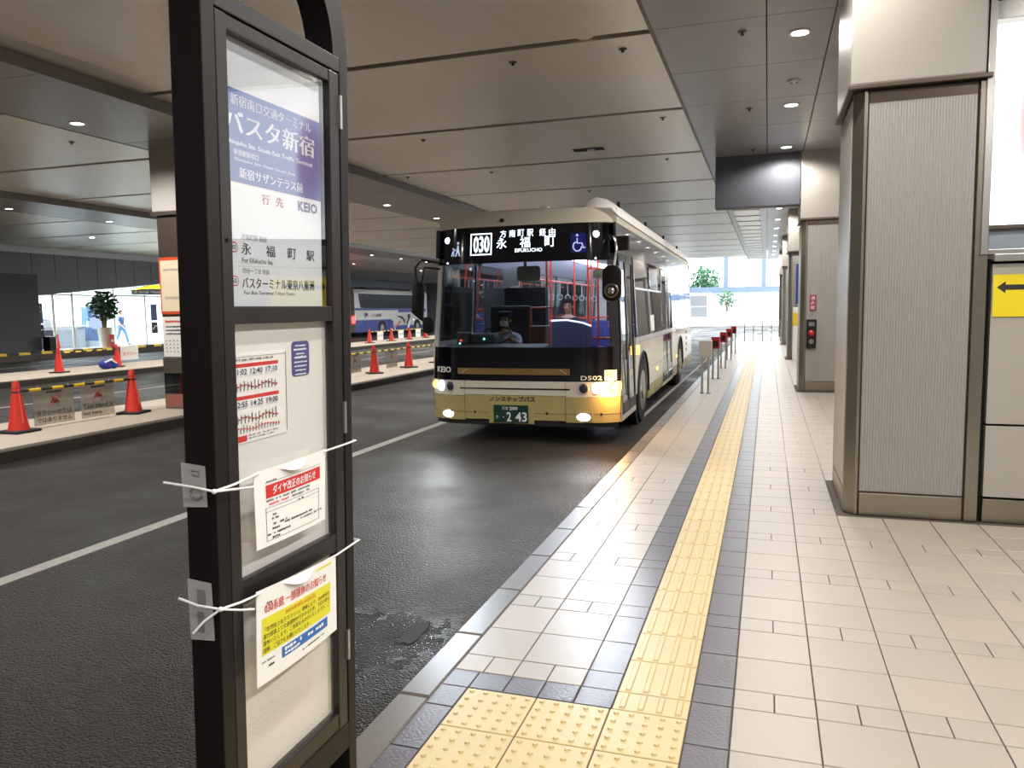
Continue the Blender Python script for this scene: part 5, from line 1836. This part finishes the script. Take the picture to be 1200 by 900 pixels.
far_c = [(-18.9, 16.6, 'small red cone on the second island facing the dark wall'), (-19.05, 18.8, 'small red cone on the second island by the pot plant'),
         (-19.1, 34.9, 'small red cone under the tail of the coach'), (-19.1, 37.3, 'small red cone under the middle of the coach'), (-19.1, 39.5, 'small red cone under the front wheel of the coach'), (-19.1, 41.7, 'small red cone half behind the bus corner')]
for i, (x, y, lab) in enumerate(far_c):
    o = copy_tree(c0)
    o.location = (x, y, PZ)
    o.rotation_euler = (0, 0, .2 + .4 * i)
    o['label'] = lab
    o['group'] = 'traffic cones on the second island'
def bar(x0, y0, x1, y1, z, lab, grp, seg=11):
    t = thing('barrier_bar', lab, 'barrier bar', (x0, y0, z), 0, grp)
    for i in range(seg):
        a, b = i / seg, (i + 1) / seg
        MB().cyl(((x1 - x0) * a, (y1 - y0) * a, 0), ((x1 - x0) * b, (y1 - y0) * b, 0), .019 if i % 2 == 0 else .024, n=10).obj('black_section' if i % 2 == 0 else 'yellow_section', M['bar_black' if i % 2 == 0 else 'bar_yellow'], t, smooth=True)
    for x, y in ((0, 0), (x1 - x0, y1 - y0)):
        MB().tube([(x + .062 * math.cos(q * .63), y + .062 * math.sin(q * .63), 0) for q in range(10)], .010, 6, True).obj('end_ring', M['bar_black'], t)
    return t
G1, G2 = 'barrier bars on the first island', 'barrier bars on the second island'
bar(-9.75, 7.86, -9.72, 9.86, PZ + .555, 'black and yellow bar between two cones carrying two clear notices', G1)
bar(-9.55, 15.55, -9.52, 17.6, PZ + .555, 'black and yellow bar running from behind the sign to a big cone', G1)
bar(-9.52, 17.6, -9.52, 19.6, PZ + .555, 'black and yellow bar between the two big cones by the bus', G1)
bar(-9.52, 19.6, -9.52, 21.6, PZ + .555, 'black and yellow bar passing behind the bus mirror', G1)
bar(-18.9, 16.6, -19.05, 18.8, PZ + .555, 'thin black and yellow bar joining two small cones before the shop', G2)
bar(-19.1, 34.9, -19.1, 37.3, PZ + .555, 'pale bar under the rear half of the coach', G2)
bar(-19.1, 37.3, -19.1, 39.5, PZ + .555, 'pale bar under the front half of the coach', G2)
bar(-19.1, 39.5, -19.1, 41.7, PZ + .555, 'pale bar under the coach nose', G2)

def notice(x, y0, y1, z0, z1, lab, lines_, grp, m='clear_sheet', icon=True, ink='ink'):
    t = thing('hanging_notice', lab, 'notice', (x, y0, z0), 0, grp)
    MB().box(-.004, 0, 0, y1 - y0, 0, z1 - z0).obj('sheet', M[m], t, bev=.001)
    for yy in (.12, .88):
        MB().tube([(-.002, (y1 - y0) * yy, z1 - z0 - .01), (-.002, (y1 - y0) * yy, z1 - z0 + .05)], .004, 5).obj('hanger', M['plastic_white'], t)
    h = z1 - z0
    w = y1 - y0
    for i, (b, u0, u1, v, hh) in enumerate(lines_):
        text(t, b, (.002, w * u0, h * v), (0, 1, 0), (0, 0, 1), h * hh, M[ink], w * (u1 - u0), 'l', .02)
    if icon:
        cy, cz = w * .52, h * .70
        MB().prism([(-.07, 0), (.07, 0), (.065, .03), (.04, .035), (.025, .065), (-.025, .065), (-.04, .035), (-.065, .03)], (.001, cy, cz - .05), (0, 1, 0), (0, 0, 1), (.001, 0, 0)).obj('taxi_mark', M['ink'], t)
        MB().tube([(.003, cy - .07, cz - .07), (.003, cy + .07, cz + .06)], .006, 5).obj('cross_mark', M['red_print'], t)
        MB().tube([(.003, cy + .07, cz - .07), (.003, cy - .07, cz + .06)], .006, 5).obj('cross_mark', M['red_print'], t)
        mb = scribble(MB(), (.002, w * .32, h * .88), (0, 1, 0), (0, 0, 1), w * .4, h * .07, 77, 1)
        mb.obj('small_print', M['ink'], t)
    return t
GN = 'clear notices hung from the barrier bars'
notice(-9.735, 8.09, 8.76, .19, .695, 'clear hanging notice in Japanese about the taxi stand', [('タクシーのりば', .06, .93, .26, .15), ('ではありません', .06, .93, .07, .14)], GN)
notice(-9.725, 8.87, 9.49, .19, .695, 'clear hanging notice in English reading taxi stand is not here', [('Taxi stand is', .05, .95, .28, .14), ('not here.', .05, .62, .08, .13)], GN)
notice(-9.53, 16.35, 16.95, .24, .69, 'clear hanging notice half hidden by the edge of the bus stop sign', [('タクシーのりば', .06, .93, .26, .15), ('ではありません', .06, .93, .07, .14)], GN)
notice(-9.51, 18.25, 18.88, .22, .69, 'clear hanging notice between the two big cones by the bus', [('タクシーのりば', .06, .93, .26, .15), ('ではありません', .06, .93, .07, .14)], GN)
notice(-19.08, 18.98, 19.7, .34, .76, 'small reddish white board beside the cone before the pot plant', [('タクシー', .1, .9, .3, .3)], None, 'white', False, 'pink_print')
for i, y in enumerate((35.7, 38.1, 40.3)):
    notice(-19.08, y, y + .65, .25, .70, ('white notice hung under the rear wheel of the coach', 'white notice hung under the bird emblem of the coach', 'white notice hung under the front wheel of the coach')[i], [('のりば', .1, .9, .4, .25)], 'white notices under the coach', 'white', False, 'ink_grey')
t = thing('bundle', 'small blue and white bundle lying beside the cone on the second island', 'bundle', (-18.7, 18.05, PZ))
MB().ball((0, 0, .14), .16, .26, .15, 12, 8).ball((.05, .22, .10), .12, .16, .10, 10, 7).obj('cloth', M['blue_bag'], t, smooth=True)
MB().tube([(.1, -.15, .2), (.15, .05, .28), (.12, .25, .15)], .03, 8).obj('strap', M['white'], t, smooth=True)

# ------------------------------------------------------------------ posters on the island pillar
t = thing('framed_poster', 'cream poster in an orange-red frame on the island pillar', 'poster', (-9.44, 10.50, 1.73))
MB().box(-.20, .38, 0, .03, 0, .94).obj('frame', mat('orange_red_frame', (214, 78, 44), .4), t, bev=.008)
MB().box(-.165, .345, -.004, .0, .05, .89).obj('sheet', mat('cream_paper', (228, 210, 178), .6), t)
mb = MB()
for j in range(7):
    scribble(mb, (-.10, -.006, .74 - j * .012 - (.42 if j > 2 else 0)), (1, 0, 0), (0, 0, 1), .36, .008, 60 + j)
mb.obj('small_print', M['ink_grey'], t)
t = thing('leaflet_board', 'white information sheet with red heading under the orange framed poster', 'notice', (-9.44, 10.50, 1.02))
MB().box(-.19, .36, 0, .025, 0, .67).obj('sheet', M['white'], t, bev=.004)
mb = MB()
scribble(mb, (-.12, -.003, .57), (1, 0, 0), (0, 0, 1), .44, .045, 71, 1)
mb.obj('small_print', M['red_print'], t)
mb = MB()
for j, v in enumerate((.49, .43, .37)):
    scribble(mb, (-.12, -.003, v), (1, 0, 0), (0, 0, 1), .40, .03, 72 + j, 1)
for r in range(4):
    for c in range(6):
        rect(mb, (-.13 + c * .075, -.003, .08 + r * .06), (1, 0, 0), (0, 0, 1), 0, .02, 0, .02)
mb.obj('small_print', M['ink'], t)
t = thing('leaflet_cabinet', 'low grey glazed leaflet cabinet at the foot of the island pillar', 'cabinet', (-9.44, 10.465, PZ))
MB().box(-.19, .5, .0, .05, 0, .86).obj('body', M['steel'], t, bev=.006)
MB().box(-.17, .48, -.008, -.002, .26, .60).obj('glass', M['side_glass'], t)
MB().box(-.14, .0, -.001, .002, .30, .55).obj('leaflet', M['white'], t)
MB().box(.05, .2, -.001, .002, .30, .55).obj('leaflet', M['cloth_jeans'], t)
MB().box(-.17, .48, -.006, .0, .04, .24).obj('red_panel', mat('faded_red', (150, 88, 78), .5), t)

# ------------------------------------------------------------------ on the platform pillars
t = thing('fire_alarm', 'black fire alarm panel with round red lamp on the second pillar', 'fire alarm', (.765, 15.06, .94))
MB().box(-.085, .085, -.05, .0, 0, .52).obj('case', M['black'], t, bev=.008)
MB().ball((0, -.055, .27), .055, .03, .055).obj('lamp', M['fire_red'], t, smooth=True)
MB().box(-.05, .05, -.054, -.05, .40, .47).obj('label_plate', M['ink_grey'], t)
MB().cyl((0, -.05, .12), (0, -.058, .12), .045, n=16).obj('button', M['steel'], t)
t = thing('fire_sign', 'small maroon vertical sign above the fire alarm', 'sign', (.785, 15.06, 1.62))
MB().box(-.055, .055, -.008, 0, 0, .28).obj('plate', M['maroon'], t, bev=.003)
for i, ch in enumerate('消火栓'):
    text(t, ch, (-.04, -.0095, .19 - i * .085), (1, 0, 0), (0, 0, 1), .07, M['white_print'], .07)
t = thing('vending_box', 'white cabinet with orange top band standing against the third pillar', 'cabinet', (.70, 23.55, PZ))
MB().box(0, .32, 0, .34, 0, .98).obj('body', M['white'], t, bev=.01)
MB().box(-.004, .324, -.004, .34, .98, 1.35).obj('top_band', M['bar_yellow'], t, bev=.008)
MB().box(.0, .32, 0, .34, 1.35, 1.52).obj('top_box', M['white'], t, bev=.01)
t = thing('blue_board', 'narrow dark blue notice board above the white cabinet', 'notice board', (.82, 23.85, 1.75))
MB().box(-.05, .12, 0, .06, 0, 1.15).obj('panel', M['navy'], t, bev=.006)
MB().box(-.07, .14, .02, .07, -.03, 1.18).obj('frame', M['steel_light'], t, bev=.006)
# yellow arrow sign on the cream wall
t = thing('arrow_sign', 'yellow sign with black arrow on the cream wall panel under the lit window', 'sign', (1.492, 6.20, 1.617))
MB().box(0, .62, -.004, 0, 0, .292).obj('plate', M['yellow_sign'], t, bev=.001)
MB().prism([(.022, .205), (.075, .245), (.075, .222), (.48, .222), (.48, .186), (.075, .186), (.075, .163)], (0, -.0045, 0), (1, 0, 0), (0, 0, 1), (0, -.0008, 0)).obj('arrow', M['ink'], t)

# ------------------------------------------------------------------ kerb-side bollards
def make_bollard(head):
    t = thing('bollard', 'x', 'bollard')
    for s in (-1, 1):
        MB().tube([(s * .055, 0, 0), (s * .055, 0, .70)], .020, 10).obj('post', M['steel_light'], t, smooth=True)
        MB().lathe([(.04, 0), (.04, .012), (.022, .02)], (s * .055, 0, 0), n=12).obj('foot', M['steel'], t)
    if head == 'plain':
        MB().box(-.11, .11, -.10, .10, .66, .96).obj('head', M['cream'], t, bev=.01)
    else:
        MB().box(-.085, .085, -.085, .085, .66, .90).obj('head', M['reflector'], t, bev=.01)
        MB().box(-.05, .05, -.09, .09, .70, .83).obj('reflector_face', M['black'], t)
        MB().box(-.09, .09, -.09, .09, .90, .915).obj('head_cap', M['reflector'], t)
    return t
b0 = make_bollard('plain')
b0.location = (-1.05, 14.35, PZ)
b0['label'] = 'twin-post bollard with a plain cream box head beside the bus'
b0['group'] = 'kerb bollards'
b1 = make_bollard('red')
for i, y in enumerate((17.3, 20.4, 23.5, 26.8)):
    o = b1 if i == 0 else copy_tree(b1)
    o.location = (-1.05, y, PZ)
    o['label'] = f'twin-post bollard with red and black head, {ORD[i]} after the cream one'
    o['group'] = 'kerb bollards'
# railing across the far platform end
t = thing('end_railing', 'low pale railing across the far end of the platform', 'railing', (-.95, 36.0, PZ))
for i in range(5):
    MB().cyl((i * .38, 0, 0), (i * .38, 0, .9), .022, n=10).obj('post', M['steel_light'], t, smooth=True)
for z in (.88, .5):
    MB().cyl((0, 0, z), (1.52, 0, z), .02, n=10).obj('rail', M['steel_light'], t, smooth=True)
MB().box(.02, 1.5, -.004, .004, .12, .48).obj('glass', M['pane'], t)
# ------------------------------------------------------------------ plants
def plant(name, label, loc, h, crown, pot_r, pot_h, n_leaf, seed, leafs, sparse=1.0):
    t = thing(name, label, 'plant', loc)
    p = MB().lathe([(pot_r * .72, 0), (pot_r, pot_h * .96), (pot_r * 1.06, pot_h), (pot_r * .92, pot_h), (pot_r * .88, pot_h * .9)], n=22).obj('pot', M['pot'], t, smooth=True)
    MB().lathe([(pot_r * .9, pot_h * .88), (.004, pot_h * .92)], n=16).obj('soil', M['soil'], p)
    r = random.Random(seed)
    tr = MB()
    tips = []
    for i in range(5):
        a = i * 1.26
        top = (crown * .45 * math.cos(a), crown * .45 * math.sin(a), pot_h + (h - pot_h) * r.uniform(.55, .85))
        tr.tube([(.05 * math.cos(a), .05 * math.sin(a), pot_h * .85), (.10 * math.cos(a + .5), .10 * math.sin(a + .5), pot_h + (h - pot_h) * .3), top], [.035, .028, .012], 7)
        tips.append(top)
    tr.obj('stems', M['bark'], t, smooth=True)
    mb = MB()
    cz = pot_h + (h - pot_h) * .62
    for i in range(n_leaf):
        while True:
            x, y, z = r.uniform(-1, 1), r.uniform(-1, 1), r.uniform(-1, 1)
            q = x * x + y * y + z * z
            if .1 < q < 1:
                break
        c = Vector((x * crown, y * crown, cz + z * (h - pot_h) * .40))
        d = Vector((r.uniform(-1, 1), r.uniform(-1, 1), r.uniform(-.8, .4))).normalized()
        s = d.orthogonal().normalized()
        n_ = d.cross(s)
        L, w = leafs * r.uniform(.7, 1.2), leafs * .34
        mb.add([c, c + d * L * .5 + s * w + n_ * .02, c + d * L, c + d * L * .5 - s * w + n_ * .02, c + d * L * .5 - n_ * .03], [(0, 1, 4), (1, 2, 4), (2, 3, 4), (3, 0, 4)])
    mb.obj('foliage', M['leaf'], t, kind='stuff')
    return t
pt = plant('potted_tree', 'leafy green tree in a white pot before the bright shop front', (-28.15, 27.2, .26), 2.55, .56, .30, .95, 330, 4, .24)
MB().prism([(-.12, 0), (.12, 0), (.12, .62), (-.12, .62)], (.38, 0, .02), (0, 1, 0), (0, 0, 1), (.02, 0, 0)).obj('red_plate', M['red_print'], pt)
MB().box(.402, .406, -.08, .08, .30, .42).obj('white_mark', M['white'], pt)
plant('potted_tree', 'dark small plant in a grey pot before the far white wall', (-3.5, 73.2, .22), 2.95, .68, .42, 1.0, 70, 9, .42)
def tree(label, loc, h, crown, seed):
    t = thing('garden_tree', label, 'tree', loc)
    MB().tube([(0, 0, 0), (.1, .05, h * .5), (0, 0, h * .8)], [.16, .12, .05], 8).obj('trunk', M['bark'], t, smooth=True)
    r = random.Random(seed)
    mb = MB()
    for i in range(900):
        while True:
            x, y, z = r.uniform(-1, 1), r.uniform(-1, 1), r.uniform(-1, 1)
            if x * x + y * y + z * z < 1:
                break
        c = Vector((x * crown, y * crown, h * .66 + z * h * .36))
        d = Vector((r.uniform(-1, 1), r.uniform(-1, 1), r.uniform(-1, .5))).normalized()
        s = d.orthogonal().normalized()
        L = r.uniform(.25, .5)
        mb.add([c, c + d * L * .5 + s * L * .35, c + d * L, c + d * L * .5 - s * L * .35], [(0, 1, 2, 3)])
    mb.obj('foliage', M['leaf'], t, kind='stuff')
tree('green tree seen over the far wall beyond the bus tail', (-5.9, 78.5, 0), 5.6, 1.5, 5)
tree('paler green tree standing further out beyond the far beam', (-10.0, 83.5, 0), 6.2, 1.6, 6)

# ------------------------------------------------------------------ shop front
sf = thing('shop_glazing', 'brightly lit glazed shop front under grey wall panels', 'shop front', (-28.75, 24.2, .26))
def sfb(name, m, y0, y1, z0, z1, x0=-.04, x1=.04, parent=sf, bev=.004):
    return MB().box(x0, x1, y0 - 24.2, y1 - 24.2, z0 - .26, z1 - .26).obj(name, M[m], parent, bev=bev)
for y in (24.20, 25.15, 26.1, 28.35, 30.25, 31.6):
    sfb('mullion', 'white', y - .04, y + .04, .26, 3.2)
sfb('transom', 'white', 24.2, 34.0, 2.62, 2.68)
sfb('door_sill', 'steel_light', 24.2, 34.0, .26, .36)
for y0, y1 in ((24.24, 25.11), (25.19, 26.06), (26.14, 28.31), (30.29, 31.56)):
    sfb('pane', 'pane', y0, y1, .36, 2.62, -.006, .006, bev=0)
for i, (y, z) in enumerate(((25.2, 3.40), (27.6, 3.40), (30.0, 3.40), (32.4, 3.40))):
    t = thing('shop_lamp', f'glowing ceiling panel inside the shop, {ORD[i]} from the dark sheet', 'ceiling light', (-31.2, y, z), 0, 'shop ceiling panels')
    MB().box(-1.9, 1.9, -.45, .45, 0, .03).obj('diffuser', M['shop_tube'], t)
    MB().box(-1.95, 1.95, -.5, .5, .012, .05).obj('frame', M['white'], t)
def poster(name, label, y0, y1, z0, z1, m1, x=-28.68):
    t = thing(name, label, 'poster', (x, y0, z0))
    MB().box(0, .03, 0, y1 - y0, 0, z1 - z0).obj('sheet', M[m1], t, bev=.004)
    return t
t = poster('shop_poster', 'tall dark blue poster at the edge of the shop front by the dark sheet', 24.22, 24.56, 1.46, 2.29, 'navy')
mb = MB()
for j in range(4):
    scribble(mb, (.032, .04, .1 + j * .17), (0, 1, 0), (0, 0, 1), .26, .1, 80 + j, .9)
mb.obj('small_print', M['far_grey'], t)
t = poster('shop_poster', 'black square poster with white stroke under the tall blue poster', 24.22, 24.56, .83, 1.39, 'ink')
MB().tube([(.034, .06, .2), (.034, .18, .34), (.034, .28, .36)], .03, 6).obj('stroke', M['white_print'], t)
t = poster('shop_poster', 'tall dark blue poster beside the island pillar', 30.55, 30.92, 1.46, 2.25, 'navy')
t = poster('shop_poster', 'black square poster with white stroke beside the island pillar', 30.55, 30.92, .84, 1.38, 'ink')
MB().tube([(.034, .06, .2), (.034, .18, .34), (.034, .28, .36)], .03, 6).obj('stroke', M['white_print'], t)
t = thing('litter_bin', 'black bin standing at the corner of the shop front', 'bin', (-28.1, 24.32, .26))
MB().box(-.18, .18, -.16, .16, 0, .60).obj('body', M['black'], t, bev=.02)
MB().box(-.19, .19, -.17, .17, .60, .66).obj('lid', M['black2'], t, bev=.01)
for i, (y, m, lab) in enumerate(((24.45, 'cone_band', 'pinkish cone just inside the shop by the posters'), (25.75, 'cone_band', 'pinkish cone standing inside the shop beside the ticket machine'))):
    o = copy_tree(c0)
    o.location = (-29.3, y, .26)
    o['label'] = lab
    o['group'] = 'cones in the shop'
t = thing('ticket_machine', 'dark ticket machine seen through the shop glass', 'machine', (-29.9, 25.6, .26))
MB().prism([(0, 0), (.6, 0), (.6, .9), (.38, 1.05), (.30, 1.35), (0, 1.4)], (-.3, -.2, 0), (1, 0, 0), (0, 0, 1), (0, .55, 0)).obj('body', M['cloth_navy'], t, bev=.02)
MB().box(.0, .22, -.12, .26, 1.0, 1.3).obj('screen', M['far_grey'], t)
t = thing('display_stand', 'small dark blue display board inside the shop next to the posters', 'display', (-29.6, 24.85, .26))
MB().box(-.02, .02, -.12, .12, .8, 1.2).obj('board', M['navy'], t, bev=.004)
MB().box(-.015, .015, -.015, .015, 0, .8).obj('post', M['steel_light'], t)
MB().box(-.15, .15, -.12, .12, 0, .02).obj('base', M['steel'], t)
t = thing('display_stand', 'tall blue display rack inside the shop behind the pot plant', 'display', (-30.6, 28.9, .26))
MB().box(-.2, .2, -.45, .45, .3, 1.9).obj('board', M['cloth_blue'], t, bev=.01)
MB().box(-.25, .25, -.5, .5, 0, .3).obj('base', M['far_grey'], t, bev=.01)
t = thing('counter', 'pale curved counter inside the shop behind the pot plant', 'counter', (-30.8, 27.4, .26))
MB().box(-.5, .5, -.8, .8, 0, 1.0).obj('body', M['far_grey'], t, bev=.15)
MB().box(-.55, .55, -.85, .85, 1.0, 1.05).obj('top', M['white'], t, bev=.02)
t = thing('inner_door', 'plain grey door standing in the white shop wall behind the person', 'door', (-33.76, 32.9, .26))
MB().box(0, .05, -.45, .45, 0, 2.1).obj('leaf', M['far_grey'], t, bev=.006)
MB().box(.05, .09, .30, .34, .95, 1.1).obj('handle', M['steel'], t)
walker('pedestrian', 'person in blue shirt and jeans striding through the bright shop', (-30.6, 30.6, .26), R_(100), 'cloth_blue', 'cloth_jeans')
t = thing('canopy_sign', 'yellow and black shop sign above the glazing beside the island pillar', 'sign', (-28.55, 29.35, 2.72))
MB().prism([(0, .0), (2.6, 0), (2.6, .52), (1.2, .48), (0, .22)], (0, 0, 0), (0, 1, 0), (0, 0, 1), (-.08, 0, 0)).obj('panel', M['black2'], t, bev=.004)
MB().prism([(.04, .24), (1.2, .30), (2.58, .30), (2.58, .50), (1.2, .46), (.04, .22)], (.004, 0, 0), (0, 1, 0), (0, 0, 1), (-.004, 0, 0)).obj('yellow_field', lamp('sign_yellow', (250, 240, 40), 1.2), t)
mb = scribble(MB(), (.004, .08, .06), (0, 1, 0), (0, 0, 1), 2.4, .13, 99, .9)
mb.obj('small_print', M['white_print'], t)
